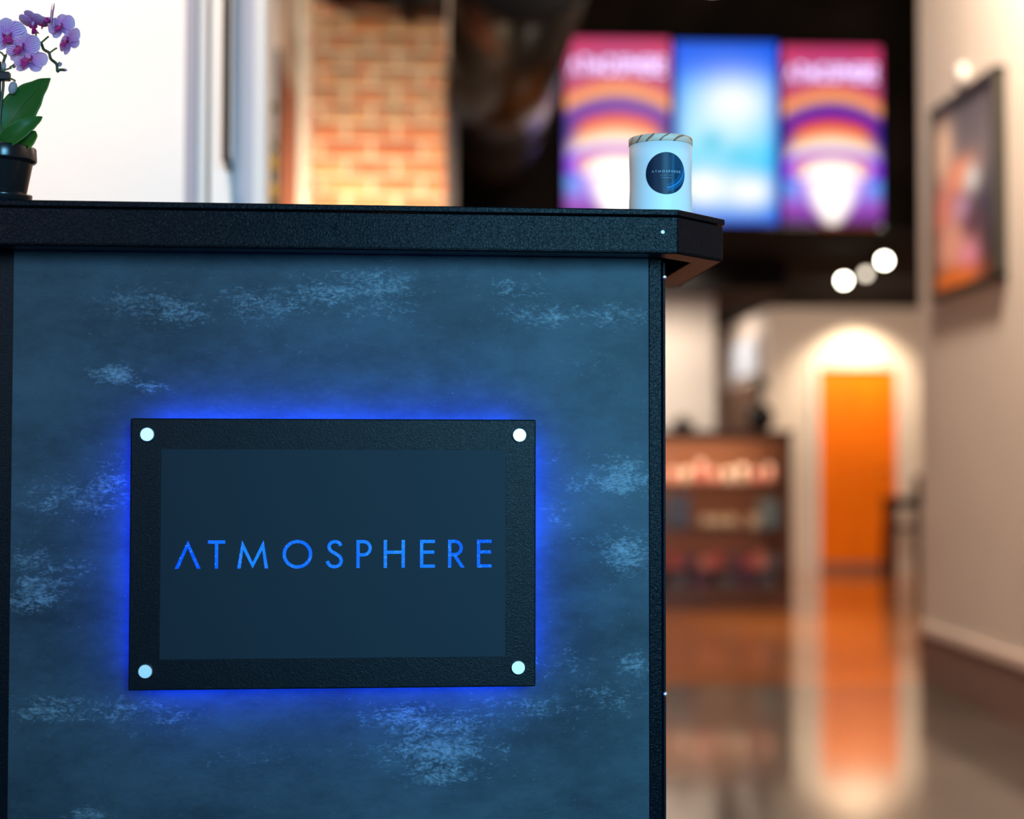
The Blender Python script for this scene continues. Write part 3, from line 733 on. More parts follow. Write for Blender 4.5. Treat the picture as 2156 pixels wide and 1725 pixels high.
def jar(x, y, z, r, hh, m_, label, group):
    o = empty('jar', (x, y, z)); tag(o, label, 'jar', group)
    bm = bmesh.new(); lathe(bm, [(r * 0.9, 0), (r, 0.01), (r, hh * 0.7), (r * 0.7, hh * 0.8)], 16); mesh_obj('jar_body', bm, m_, o, True)
    bm = bmesh.new(); lathe(bm, [(r * 0.75, hh * 0.8), (r * 0.75, hh)], 16); mesh_obj('lid', bm, M['white'] if m_ is not pinks[1] else M['case'], o)
names = ['pink', 'cream', 'rose']
xs0 = atY(1415, 1000, YC + 0.2).x; dxp = (atY(1620, 1000, YC + 0.2).x - xs0) / 7
for k in range(8):
    c = [0, 1, 2, 0, 1, 1, 2, 0][k]
    jar(xs0 + dxp * k, YC + 0.16 + 0.03 * (k % 2), ZS[0], 0.032, 0.11 + 0.03 * (k % 3), pinks[c], f'{names[c]} lidded jar on the lit top shelf, {ORD[k]} from the left', 'jars on the lit top shelf')
teal, bluebox, cream = mat('teal_box', (0.22, 0.32, 0.34), 0.5), mat('slate_blue_box', (0.12, 0.15, 0.22), 0.5), mat('cream_dish', (0.9, 0.72, 0.5), 0.4)
def carton(px, pz_, y, w_, h_, d_, m_, label, group):
    x = atY(px, 1100, y).x
    o = empty('carton', (x, y, pz_)); tag(o, label, 'box', group)
    boxobj('box_body', (-w_ / 2, w_ / 2, 0, d_, 0, h_ * 0.86), m_, o, 0.003); boxobj('box_lid', (-w_ / 2 - 0.003, w_ / 2 + 0.003, -0.003, d_ + 0.003, h_ * 0.86, h_), m_, o, 0.003)
gB = 'goods on the second shelf'
carton(1428, ZS[1], YC + 0.1, 0.19, 0.25, 0.15, bluebox, 'large slate blue box at the left of the second shelf', gB)
carton(1625, ZS[1], YC + 0.12, 0.15, 0.21, 0.14, teal, 'grey teal box at the right end of the second shelf', gB)
for k, px in enumerate((1486, 1512, 1540)):
    x = atY(px, 1100, YC + 0.14).x
    o = empty('dish', (x, YC + 0.14, ZS[1])); tag(o, f'cream dish with a domed lid on the second shelf, {ORD[k]} from the left', 'dish', 'cream dishes on the second shelf')
    bm = bmesh.new(); lathe(bm, [(0.025, 0), (0.045, 0.02), (0.048, 0.05)], 16); mesh_obj('bowl', bm, cream, o, True)
    bm = bmesh.new(); lathe(bm, [(0.048, 0.05), (0.035, 0.075), (0.008, 0.085), (0.01, 0.10)], 16); mesh_obj('lid', bm, cream, o, True)
carton(1590, ZS[1], YC + 0.1, 0.08, 0.10, 0.08, cream, 'small cream box on the second shelf beside the grey teal box', gB)
reds = [mat('red_packet', (0.62, 0.10, 0.10), 0.5), mat('plum_packet', (0.16, 0.06, 0.14), 0.5), mat('coral_packet', (0.85, 0.30, 0.22), 0.5), mat('grey_packet', (0.18, 0.18, 0.20), 0.5)]
rn = ['red', 'plum', 'coral', 'grey']
for k, px in enumerate((1420, 1452, 1486, 1508, 1548, 1578, 1602, 1628)):
    c = [0, 1, 2, 0, 1, 0, 2, 3][k]
    carton(px, ZS[2], YC + 0.08 + 0.02 * (k % 2), 0.075, 0.13 - 0.02 * (k % 3), 0.06, reds[c], f'{rn[c]} packet on the third shelf, {ORD[k]} from the left', 'packets on the third shelf')
for k, px in enumerate((1430, 1475, 1530, 1570, 1615)):
    c = [3, 1, 3, 1, 3][k]
    carton(px, 0.17, YC + 0.09, 0.12, 0.11 + 0.02 * (k % 2), 0.1, reds[c], f'{rn[c]} box on the cabinet floor, {ORD[k]} from the left', 'boxes on the cabinet floor')
# vase with plant on the cabinet
vp = atY(1601, 905, YC + 0.2)
vs = empty('plant_vase', (vp.x, YC + 0.2, ct)); tag(vs, 'round glossy black vase with a small green plant on the cabinet', 'vase')
bm = bmesh.new(); lathe(bm, [(0.04, 0), (0.075, 0.02), (0.11, 0.09), (0.10, 0.15), (0.05, 0.20), (0.035, 0.215), (0.03, 0.20)], 32); mesh_obj('vase_body', bm, M['blackgloss'], vs, True)
bm = bmesh.new(); tube(bm, [(0, 0, 0.15), (0.005, 0, 0.34)], 0.005, 8); mesh_obj('stem', bm, M['stem'], vs, True)
gleaf = mat('moss_green_leaf', (0.06, 0.16, 0.02), 0.5)
for k in range(34):
    a = k * 2.4; el = -0.5 + 1.8 * (k / 34)
    dv = Vector((math.cos(a) * math.cos(el), math.sin(a) * math.cos(el), math.sin(el))); s = dv.cross(Vector((0, 0, 1))).normalized() * 0.03
    c = Vector((0.005, 0, 0.35)); bm = bmesh.new()
    bm.faces.new([bm.verts.new(v) for v in (c, c + dv * 0.04 + s, c + dv * 0.085, c + dv * 0.04 - s)]); mesh_obj('leaf', bm, gleaf, vs)
bw = atY(1437, 905, YC + 0.2)
bo = empty('plant_bowl', (bw.x, YC + 0.2, ct)); tag(bo, 'low black bowl of dark foliage on the cabinet beside the desk edge', 'bowl')
bm = bmesh.new(); lathe(bm, [(0.05, 0), (0.09, 0.03), (0.10, 0.06), (0.09, 0.055)], 24); mesh_obj('bowl', bm, M['blackgloss'], bo, True)
dleaf = mat('dark_leaf', (0.02, 0.035, 0.018), 0.5)
for k in range(20):
    a = k * 2.4; el = 0.1 + 0.9 * (k / 20)
    dv = Vector((math.cos(a) * math.cos(el), math.sin(a) * math.cos(el), math.sin(el))); s = dv.cross(Vector((0, 0, 1))).normalized() * 0.025
    c = Vector((0, 0, 0.05)); bm = bmesh.new()
    bm.faces.new([bm.verts.new(v) for v in (c, c + dv * 0.05 + s, c + dv * 0.09, c + dv * 0.05 - s)]); mesh_obj('leaf', bm, dleaf, bo)

# bar stool by the far end of the right wall
st0 = atZ(1908, 1212, 0.0)
st = empty('bar_stool', (st0.x, st0.y, 0)); tag(st, 'black bar stool with a low back beside the orange door', 'stool')
zs = 0.76
bm = bmesh.new(); box(bm, -0.20, 0.17, -0.17, 0.17, zs - 0.10, zs + 0.01); mesh_obj('seat', bm, M['black'], st, bevel=0.02)
bm = bmesh.new(); box(bm, 0.13, 0.17, -0.17, 0.17, zs, zs + 0.22); mesh_obj('backrest', bm, M['black'], st, bevel=0.012)
for sx in (-1, 1):
    for sy in (-1, 1):
        bm = bmesh.new(); tube(bm, [(sx * 0.14, sy * 0.13, zs - 0.07), (sx * 0.17 - 0.01, sy * 0.16, 0)], 0.03, 10); mesh_obj('leg', bm, M['black'], st)
for sy in (-1, 1):
    bm = bmesh.new(); tube(bm, [(-0.155, sy * 0.145, 0.47), (0.155, sy * 0.145, 0.47)], 0.015, 8); mesh_obj('footrest', bm, M['black'], st)

# ------------------------------------------------------------------ the reception desk
DYAW = 0.0864 + YAW
O0 = CAM + Vector((FW.x, FW.y, 0)).normalized() * 1.8; O0.z = 0
desk = empty('reception_desk', O0, DYAW)
tag(desk, 'dark reception desk with concrete-look front and black textured counter', 'desk')
U = Vector((math.cos(DYAW), math.sin(DYAW), 0)); V = Vector((-math.sin(DYAW), math.cos(DYAW), 0))
def dk(px, py, v=0.0):
    """local (u, z) on the desk plane at local depth v"""
    d_ = ray(px, py); t = ((O0 + V * v - CAM).dot(V)) / d_.dot(V)
    p_ = CAM + d_ * t; return ((p_ - O0).dot(U), p_.z)
def loc2w(u, v, z): return O0 + U * u + V * v + Vector((0, 0, z))
VF = -0.056
ZT = dk(1400, 441.6, VF)[1]; ZM = dk(1400, 454.5, VF)[1]; ZBt = dk(1400, 534.0, VF)[1]
UC = dk(1427, 480, VF)[0]
# far end of the 45 degree chamfer
def chamfer_len(px):
    lo, hi = 0.0, 0.3
    for _ in range(40):
        mid = (lo + hi) / 2; p_ = loc2w(UC + mid, VF + mid, 1.35) - CAM
        x_ = W / 2 + F * p_.dot(RT) / p_.dot(FW)
        if x_ < px: lo = mid
        else: hi = mid
    return lo
CL = chamfer_len(1522)
VB = 0.300          # rear of counter
UL = -1.30          # runs on past the left of the frame
RC = 0.03
def outline(g):
    """counter outline grown by g"""
    k = g * math.tan(math.radians(22.5))
    return [(UL - g, VF - g), (UC + k, VF - g), (UC + CL + g, VF + CL - k), (UC + CL + g, VB - RC + k), (UC + CL - RC + k, VB + g), (UL - g, VB + g)]
bm = bmesh.new(); prism(bm, outline(0.0022), ZM, ZT)
mesh_obj('counter_top', bm, M['powder'], desk, bevel=0.0012)
bm = bmesh.new()
oo, ii = outline(0.0), outline(-0.004); lip = outline(-0.034)
for z0_, z1_, inn in ((ZBt, ZM - 0.0012, ii), (ZBt, ZBt + 0.004, lip)):
    n = len(oo)
    A = [bm.verts.new((x, y, z0_)) for x, y in oo]; B = [bm.verts.new((x, y, z1_)) for x, y in oo]
    A2 = [bm.verts.new((x, y, z0_)) for x, y in inn]; B2 = [bm.verts.new((x, y, z1_)) for x, y in inn]
    for i in range(n):
        j = (i + 1) % n
        bm.faces.new((A[i], A[j], B[j], B[i])); bm.faces.new((A2[j], A2[i], B2[i], B2[j])); bm.faces.new((A[j], A[i], A2[i], A2[j])); bm.faces.new((B[i], B[j], B2[j], B2[i]))
mesh_obj('fascia', bm, M['powder'], desk, bevel=0.001)
# inner brace seen under the overhang
bm = bmesh.new(); box(bm, UC - 0.05, UC + 0.035, 0.004, 0.012, ZBt + 0.004, ZM - 0.007)
mesh_obj('brace', bm, M['steelin'], desk)
bm = bmesh.new(); prism(bm, outline(-0.006), ZM - 0.006, ZM - 0.001)
mesh_obj('sub_top', bm, M['black'], desk)
for px, py, r in ((706, 477, 0.0037), (1395, 489, 0.0022)):
    u_, z_ = dk(px, py, VF)
    bm = bmesh.new(); R1 = r
    prof = [(R1, 0.0), (R1, 0.0012), (R1 * 0.72, 0.0016), (R1 * 0.5, 0.0004), (R1 * 0.28, 0.0004), (R1 * 0.2, 0.001)]
    lathe(bm, prof, 24)
    bmesh.ops.rotate(bm, verts=bm.verts, matrix=Matrix.Rotation(math.radians(90), 3, 'X')); bmesh.ops.translate(bm, verts=bm.verts, vec=(u_, VF, z_))
    mesh_obj('screw', bm, M['powder2'] if r > 0.003 else M['steel'], desk, True)
# body
uL, uR, uE = dk(24, 1000, 0)[0], dk(1366, 1000, 0)[0], dk(1403, 1000, 0)[0]
bm = bmesh.new(); nx, nz = 150, 150
zl, zh = 0.02, ZM - 0.008
g = [[bm.verts.new((uL + (uR - uL) * i / nx, 0, zl + (zh - zl) * j / nz)) for i in range(nx + 1)] for j in range(nz + 1)]
for j in range(nz):
    for i in range(nx): bm.faces.new((g[j][i], g[j][i + 1], g[j + 1][i + 1], g[j + 1][i]))
pan = mesh_obj('front_panel', bm, M['laminate'], desk)
PATCH = [(290, 640, 95, 34, .7), (370, 655, 80, 26, .9), (560, 640, 120, 34, .75), (690, 615, 90, 26, .9), (790, 600, 90, 34, .85), (800, 650, 90, 30, .6), (240, 788, 48, 17, 1.25), (320, 815, 40, 13, 1.0),
         (1080, 605, 80, 22, .6), (1150, 665, 110, 22, .8), (1290, 665, 90, 26, .7), (1310, 1005, 75, 38, 1.0), (1230, 1020, 50, 18, .7), (1320, 1165, 60, 40, .95), (1250, 1140, 40, 20, .5),
         (150, 1050, 110, 36, .75), (230, 1020, 60, 46, .7), (60, 1180, 60, 26, .8), (80, 1235, 70, 26, .9), (60, 1265, 60, 20, 1.0), (150, 1200, 60, 20, .6), (110, 1495, 90, 26, .85), (240, 1500, 70, 30, .7), (360, 1510, 60, 24, .7), (300, 1490, 60, 30, .6),
         (860, 1515, 90, 30, .9), (960, 1530, 90, 34, .8), (1100, 1490, 120, 40, .55), (920, 1580, 120, 34, 1.0), (930, 1630, 80, 22, .95), (185, 1712, 46, 10, 1.1), (1340, 1400, 34, 24, .9), (1280, 1470, 90, 40, .5), (1180, 1400, 90, 24, .5), (520, 1600, 120, 30, .3), (1180, 1080, 60, 30, .4), (1170, 960, 50, 30, .3), (1230, 760, 90, 30, .3), (640, 740, 120, 30, .2)]
PP = []
for px, py, rx, ry, a_ in PATCH:
    u_, z_ = dk(px, py); PP.append((u_, z_, rx * 1.12 / F * 1.8, ry * 1.25 / F * 1.8, a_))
def patchf(co):
    s = 0
    for u_, z_, rx, ry, a_ in PP: s = max(s, a_ * math.exp(-((co.x - u_) / rx) ** 2 - ((co.z - z_) / ry) ** 2))
    return (s, s, s)
set_vcol(pan.data, patchf)
boxobj('carcass', (uL + 0.001, uR, 0.004, 0.245, 0.0, ZM - 0.008), M['black'], desk)
boxobj('left_post', (UL + 0.05, uL, 0.004, 0.245, 0.0, ZM - 0.008), M['powder2'], desk, 0.001)
uT = dk(1394, 1000, 0)[0]
boxobj('corner_post', (uR, uT, -0.0005, 0.245, 0.0, ZBt + 0.01), M['powder'], desk, 0.0012)
boxobj('edge_bead', (uT + 0.0004, uE - 0.0012, -0.0030, 0.243, 0.0, dk(1398, 552, 0)[1]), M['powder2'], desk, 0.0012)
for py in (584, 1461):
    z_ = dk(1398, py, 0)[1]
    bm = bmesh.new(); lathe(bm, [(0.0026, 0), (0.0026, 0.0012), (0.0015, 0.0022), (0.0004, 0.0022)], 16)
    bmesh.ops.rotate(bm, verts=bm.verts, matrix=Matrix.Rotation(math.radians(90), 3, 'X')); bmesh.ops.translate(bm, verts=bm.verts, vec=((uT + uE) / 2, -0.003, z_))
    mesh_obj('rivet', bm, M['chrome'], desk, True)

# ------------------------------------------------------------------ the lit sign on the desk front
SO = -0.034      # front face of the sign (local v)
SB = -0.022      # back of the plate
s0, s1 = dk(272.5, 1165, SO), dk(1128, 1165, SO)
stp, sbt = dk(700, 882.3, SO)[1], dk(700, 1450.5, SO)[1]
sx0, sx1 = s0[0], s1[0]
org = loc2w(0, 0, 0)
sign = empty('wall_sign', O0, DYAW); tag(sign, 'black rectangular sign reading ATMOSPHERE with a blue halo on the desk front', 'sign')
bm = bmesh.new(); box(bm, sx0, sx1, SO, SB, sbt, stp); mesh_obj('back_plate', bm, M['powder2'], sign, bevel=0.0016, seg=3)
ix0, ix1 = dk(337.5, 1165, SO)[0], dk(1064.5, 1165, SO)[0]; it, ib = dk(700, 946.5, SO)[1], dk(700, 1386.5, SO)[1]
boxobj('face_panel', (ix0, ix1, SO - 0.0007, SO + 0.0003, ib, it), M['signface'], sign, 0.0003)
# letters
XP = [(82, 241), (285, 391), (465, 655), (743, 925), (1005, 1113), (1196, 1290), (1363, 1493), (1586, 1677), (1758, 1857), (1935, 2025)]
zc0, zc1 = dk(700, 1196.5, SO)[1], dk(700, 1137.5, SO)[1]
for ch, (a, b_) in zip('ATMOSPHERE', XP):
    u0, u1 = dk(340 + a / 2.9135, 1165, SO)[0], dk(340 + b_ / 2.9135, 1165, SO)[0]
    hgt = zc1 - zc0; sxx = (u1 - u0) / (GLY[ch][0] * hgt)
    bm = bmesh.new(); glyph(bm, ch, lambda x_, y_, t_: (u0 + x_ * hgt * sxx, t_, zc0 + y_ * hgt), SO - 0.0009, SO - 0.0004)
    tag(mesh_obj('letter', bm, M['letter'], sign), 'backlit blue capital letter of the sign')
# standoff caps
for px, py, lv in ((309.5, 915, 0), (1094, 916.5, 1), (305.5, 1414.5, 0), (1091.3, 1406.5, 1)):
    u_, z_ = dk(px, py, SO - 0.005); r = 14.2 / F * 1.8
    bm = bmesh.new(); lathe(bm, [(r * 0.93, 0), (r, 0.0006), (r, 0.0042), (r * 0.93, 0.005), (0.0001, 0.005)], 36)
    bmesh.ops.rotate(bm, verts=bm.verts, matrix=Matrix.Rotation(math.radians(90), 3, 'X')); bmesh.ops.translate(bm, verts=bm.verts, vec=(u_, SO, z_))
    mesh_obj('standoff_cap', bm, M['steel'], sign, False)
    bm = bmesh.new(); lathe(bm, [(0.005, 0), (0.005, 0.0215)], 20)
    bmesh.ops.rotate(bm, verts=bm.verts, matrix=Matrix.Rotation(math.radians(90), 3, 'X')); bmesh.ops.translate(bm, verts=bm.verts, vec=(u_, -0.0002, z_))
    mesh_obj('standoff_barrel', bm, M['steel'], sign, True)
# led strips on the back of the plate
e = 0.006; tk = 0.0022
for dims in ((sx0 + 0.02, sx1 - 0.02, stp - e - 0.006, stp - e), (sx0 + 0.02, sx1 - 0.02, sbt + e, sbt + e + 0.006)):
    boxobj('led_strip', (dims[0], dims[1], SB, SB + tk, dims[2], dims[3]), M['led'], sign)
for dims in ((sx0 + e, sx0 + e + 0.006), (sx1 - e - 0.006, sx1 - e)):
    boxobj('led_strip', (dims[0], dims[1], SB, SB + tk, sbt + 0.02, stp - 0.02), M['led'], sign)

# ------------------------------------------------------------------ candle jar
u_c, z_c = 0, 0
d_ = ray(1391, 441); Dc = 1.845
pc = CAM + d_ * Dc; base = Vector((pc.x, pc.y, ZT)); base.z = ZT
cn = empty('candle_jar', base); tag(cn, 'white candle jar with a striped wooden lid and round dark label', 'candle')
rc = 67.0 / F * Dc; hc = atD(1391, 295, Dc - rc).z - ZT; hl = atD(1391, 279, Dc - rc).z - ZT
bm = bmesh.new()
prof = [(rc * 0.94, 0), (rc * 0.985, 0.002), (rc * 0.995, 0.006), (rc * 0.99, 0.02), (rc * 0.972, 0.034), (rc * 0.972, 0.052), (rc * 0.985, 0.066), (rc * 0.985, hc)]
lathe(bm, prof, 96); mesh_obj('jar_body', bm, M['candle'], cn, True)
bm = bmesh.new(); lathe(bm, [(rc * 0.985, hc + 0.0002), (rc * 1.003, hc + 0.0006), (rc * 1.003, hl - 0.0012), (rc * 0.985, hl), (0.0005, hl)], 96)
lid = mesh_obj('lid', bm, M['lid'], cn, False)
for p_ in lid.data.polygons: p_.use_smooth = abs(p_.normal.z) < 0.5
base_ang = math.atan2(CAM.y - base.y, CAM.x - base.x)     # towards the viewer
zlab = atD(1401, 364, Dc - rc).z - ZT; rl = 0.0238
def oncyl(s, z, dr): # s metres along the surface to the right
    a = base_ang + math.radians(10.5) + s / rc
    rr = rc * 0.987 + dr
    return (rr * math.cos(a), rr * math.sin(a), z)
def lab_col(x, y): # -1..1
    c = s2l(16, 52, 78)
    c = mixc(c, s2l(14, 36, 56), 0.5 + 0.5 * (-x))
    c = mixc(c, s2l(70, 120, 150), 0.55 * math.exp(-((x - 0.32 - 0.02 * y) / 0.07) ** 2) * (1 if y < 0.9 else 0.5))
    c = mixc(c, s2l(30, 80, 110), 0.5 * gauss(x, y, 0.5, 0.5, 0.5, 0.7))
    for rr_, st_ in ((1.12, 1.0), (0.98, 0.25), (1.24, 0.4)):
        dd = math.hypot(x + 0.15, y - 0.42) - rr_
        an = math.atan2(-(y - 0.42), x + 0.15)
        if -0.2 - 1.2 < -an < 0.3 + 1.2: c = mixc(c, s2l(30, 150, 220), st_ * math.exp(-(dd / 0.035) ** 2) * max(0, math.cos(an - 0.75)))
    return c
bm = bmesh.new(); nr, na = 26, 72
cv = bm.verts.new(oncyl(0, zlab, 0.0003)); uvs = [(0, 0)]; prev = None
for i in range(1, nr + 1):
    ring = []
    for k in range(na):
        a = 2 * math.pi * k / na; x, y = rl * i / nr * math.cos(a), rl * i / nr * math.sin(a)
        ring.append(bm.verts.new(oncyl(x, zlab + y, 0.0003))); uvs.append((i / nr * math.cos(a), i / nr * math.sin(a)))
    if prev is None:
        for k in range(na): bm.faces.new((cv, ring[k], ring[(k + 1) % na]))
    else:
        for k in range(na): bm.faces.new((prev[k], ring[k], ring[(k + 1) % na], prev[(k + 1) % na]))
    prev = ring
me = bpy.data.meshes.new('label'); bm.to_mesh(me); bm.free()
lb = bpy.data.objects.new('label', me); C.objects.link(lb); lb.parent = cn
me.materials.append(vcol_mat('label_print', None, 0.35))
ca = me.color_attributes.new('Col', 'FLOAT_COLOR', 'POINT')
for i, (x, y) in enumerate(uvs): ca.data[i].color = (*lab_col(x, y), 1)
def jartext(word, zc, cap, total, mt, name, sp=0.35, lift=0.0006):
    tw = sum(GLY[c][0] if c != ' ' else 0.4 for c in word) + sp * (len(word) - 1); sxx = total / (tw * cap); x = -total / 2
    bm = bmesh.new()
    for c in word:
        if c != ' ':
            glyph(bm, c, lambda a_, b2, t_: oncyl(x + a_ * cap * sxx, zc + b2 * cap, t_), 0.0004, lift)
        x += ((GLY[c][0] if c != ' ' else 0.4) + sp) * cap * sxx
    mesh_obj(name, bm, mt, cn)
jartext('ATMOSPHERE', atD(1401, 362.5, Dc - rc).z - ZT, 0.00255, 0.0335, M['print'], 'label_lettering', 0.45)
jartext('MOODY MIST', atD(1401, 369.5, Dc - rc).z - ZT, 0.0013, 0.0150, M['print2'], 'label_lettering', 0.35)
bm = bmesh.new()
zz = atD(1401, 374.2, Dc - rc).z - ZT
for k in range(9):
    x = -0.0062 + k * 0.00145
    v4 = [oncyl(x, zz, 0.0006), oncyl(x + 0.0010, zz, 0.0006), oncyl(x + 0.0010, zz + 0.0006, 0.0006), oncyl(x, zz + 0.0006, 0.0006)]
    bm.faces.new([bm.verts.new(v) for v in v4])
mesh_obj('label_lettering', bm, M['print2'], cn)

# ------------------------------------------------------------------ orchid in its pot
Do = 1.742
def op(px, py, dd=0.0):  # world point near the orchid
    return CAM + ray(px, py) * (Do + dd)
pbase = op(5, 414); orchid_base = Vector((pbase.x, pbase.y, ZT))
orc = empty('potted_orchid', orchid_base); tag(orc, 'lilac striped orchid in a small black pot on the desk', 'plant')
def ol(px, py, dd=0.0): return op(px, py, dd) - orchid_base
s = Do / F
zr1 = ol(5, 311).z; zr0 = ol(5, 343).z; zsa = 0.0
bm = bmesh.new()
lathe(bm, [(0.020, 0.0095), (46 * s, 0.0095), (49 * s, 0.012), (61 * s, zr0 - 0.001), (64 * s, zr0), (68.5 * s, zr0 + 0.0012), (69.5 * s, zr0 + 0.003), (68.5 * s, zr1 - 0.001), (66.5 * s, zr1), (61 * s, zr1), (60 * s, zr1 - 0.006), (0.0005, zr1 - 0.006)], 64)
mesh_obj('pot', bm, M['pot'], orc, True, bevel=0.0006)
bm = bmesh.new(); lathe(bm, [(50 * s, 0.0), (56 * s, 0.0006), (58 * s, 0.005), (61 * s, 0.008), (61 * s, 0.0105), (58 * s, 0.011), (50 * s, 0.0094)], 56); mesh_obj('saucer', bm, M['pot'], orc, True)
bm = bmesh.new()
for k in range(60):
    a = random.uniform(0, 6.28); r = random.uniform(0, 56) * s
    q_ = Matrix.Translation((r * math.cos(a), r * math.sin(a), zr1 - 0.002 + random.uniform(0, 0.0045) * (1.2 - r / (60 * s)))) @ Matrix.Rotation(random.uniform(0, 3), 4, 'Z') @ Matrix.Diagonal((1.5, 0.9, 0.6, 1))
    bmesh.ops.create_icosphere(bm, subdivisions=1, radius=random.uniform(0.0022, 0.0042), matrix=q_)
tag(mesh_obj('potting_bark', bm, M['bark'], orc), kind='stuff')

def blade(name, spine, widths, normal, mt, fold=0.25, nv=10, curl=0.0, thick=0.0006):
    """leaf or petal: spine points, half widths, facing direction"""
    P = smoothpts(spine, 6); n = len(P); bm = bmesh.new(); uvl = bm.loops.layers.uv.new('UVMap')
    nrm = Vector(normal).normalized(); rows = []; 
    for i, p_ in enumerate(P):
        t = i / (n - 1); f_ = t * (len(widths) - 1); k = min(int(f_), len(widths) - 2); fr_ = f_ - k
        fr_ = fr_ * fr_ * (3 - 2 * fr_) * 0.5 + fr_ * 0.5
        wd_ = widths[k] + (widths[k + 1] - widths[k]) * fr_
        tan = (P[min(i + 1, n - 1)] - P[max(i - 1, 0)]).normalized(); side = tan.cross(nrm).normalized(); nn_ = side.cross(tan).normalized()
        rows.append([bm.verts.new(p_ + side * wd_ * (2 * j / nv - 1) + nn_ * (abs(2 * j / nv - 1) ** 1.5 * fold * wd_ + curl * t * t * 0.01)) for j in range(nv + 1)])
    for i in range(n - 1):
        for j in range(nv):
            f = bm.faces.new((rows[i][j], rows[i][j + 1], rows[i + 1][j + 1], rows[i + 1][j]))
            for lp, (a_, b2) in zip(f.loops, ((i, j), (i, j + 1), (i + 1, j + 1), (i + 1, j))):
                lp[uvl].uv = (a_ / (n - 1), b2 / nv)
    me = bpy.data.meshes.new(name); bm.to_mesh(me); bm.free()
    for p_ in me.polygons: p_.use_smooth = True
    me.materials.append(mt); o = bpy.data.objects.new(name, me); C.objects.link(o); o.parent = None
    sm = o.modifiers.new('thickness', 'SOLIDIFY'); sm.thickness = thick; sm.offset = 0
    return o
def px_blade(name, spine_px, w_px, mt, fold=0.25, face=None, **k):
    sp = [ol(*p_) for p_ in spine_px]
    o = blade(name, sp, [w_ * s for w_ in w_px], face or (-FW), mt, fold, **k); o.parent = orc; return o
# leaves
px_blade('leaf', [(10, 300, 0.0), (20, 268, 0.004), (36, 240, 0.006), (58, 212, 0.004), (82, 186, 0.0), (106, 165, -0.004)], [8, 30, 40, 38, 31, 17, 1], M['leaf'], 0.22, thick=0.0012)
px_blade('leaf', [(6, 300, -0.022), (28, 284, -0.026), (52, 268, -0.026), (72, 256, -0.022), (89, 246, -0.016)], [12, 20, 20, 15, 9, 1], M['leaf'], 0.3, thick=0.0012)
px_blade('leaf', [(30, 322, -0.008), (50, 305, -0.012), (66, 288, -0.012), (74, 276, -0.010)], [11, 15, 15, 11, 2], M['leaf2'], 0.2, thick=0.0012)
px_blade('leaf', [(0, 305, 0.0), (-22, 262, 0.004), (-46, 236, 0.008), (-80, 222, 0.010), (-112, 228, 0.012)], [8, 24, 30, 24, 12, 1], M['leaf'], 0.22, thick=0.0012)
px_blade('leaf', [(-4, 306, -0.02), (-26, 290, -0.03), (-50, 285, -0.035), (-74, 292, -0.035)], [10, 16, 17, 12, 1], M['leaf'], 0.25, thick=0.0012)
# stems
def px_tube(name, pts, r_px, mt, n=8, par=None):
    bm = bmesh.new(); tube(bm, smoothpts([ol(*p_) for p_ in pts], 5), r_px * s, n); return mesh_obj(name, bm, mt, par or orc, True)
px_tube('flower_spike', [(6, 318, 0.0), (0, 268, 0.0), (2, 225, 0.0), (7, 180, 0.0), (5, 150, 0.0), (10, 122, 0.0), (26, 96, 0.004), (50, 84, 0.006), (70, 84, 0.006), (86, 91, 0.004), (92, 104, 0.0), (103, 111, 0.0), (107, 124, 0.0), (119, 135, 0.0), (121, 150, 0.0), (126, 147, 0.0), (138, 147.5, 0.0)], 3.1, M['stem'])
px_tube('stake', [(2, 316, 0.004), (0, 240, 0.004), (1, 130, 0.004)], 2.2, M['stake'])
for pts in ([(70, 84, 0.006), (75, 76, 0.004), (77, 66, 0.002)], [(87, 90, 0.004), (96, 82, 0.002), (102, 77, 0.0)], [(105, 111, 0.0), (113, 105, 0.0), (120, 101, 0.0)], [(10, 120, 0.0), (4, 112, 0.0), (-4, 108, 0.0)],
            [(20, 142, 0.0), (27, 138, 0.0), (32, 134, -0.002)], [(6, 150, 0.0), (14, 146, 0.0), (24, 143, -0.002)], [(18, 164, 0.0), (26, 167, -0.002), (32, 170, -0.004)], [(121, 136, 0), (125, 132, 0), (127, 134, 0)]):
    px_tube('pedicel', pts, 2.0, M['pedicel'])
bm = bmesh.new(); p_ = ol(8, 161, 0.0)
box(bm, p_.x - 0.0068, p_.x + 0.0066, p_.y - 0.005, p_.y + 0.005, p_.z - 0.0046, p_.z + 0.0046); mesh_obj('clip', bm, M['stake'], orc, bevel=0.0012)
def bud(px, py, rx, ry, dd=0.0, tilt=0.0):
    p_ = ol(px, py, dd); bm = bmesh.new()
    bmesh.ops.create_uvsphere(bm, u_segments=16, v_segments=12, radius=1.0, matrix=Matrix.Translation(p_) @ Matrix.Rotation(tilt, 4, 'Y') @ Matrix.Diagonal((rx * s, rx * s, ry * s, 1)))
    mesh_obj('bud', bm, M['bud'], orc, True)
bud(27, 185, 9, 14, -0.004, 0.25); bud(8, 139, 5, 9, 0.0, 0.1); bud(127, 136, 3.2, 5, 0.0, 0.6); bud(138, 147.5, 3.4, 2.4, 0.0, 0.0); bud(30, 141, 2.5, 4, 0.0, 1.0)

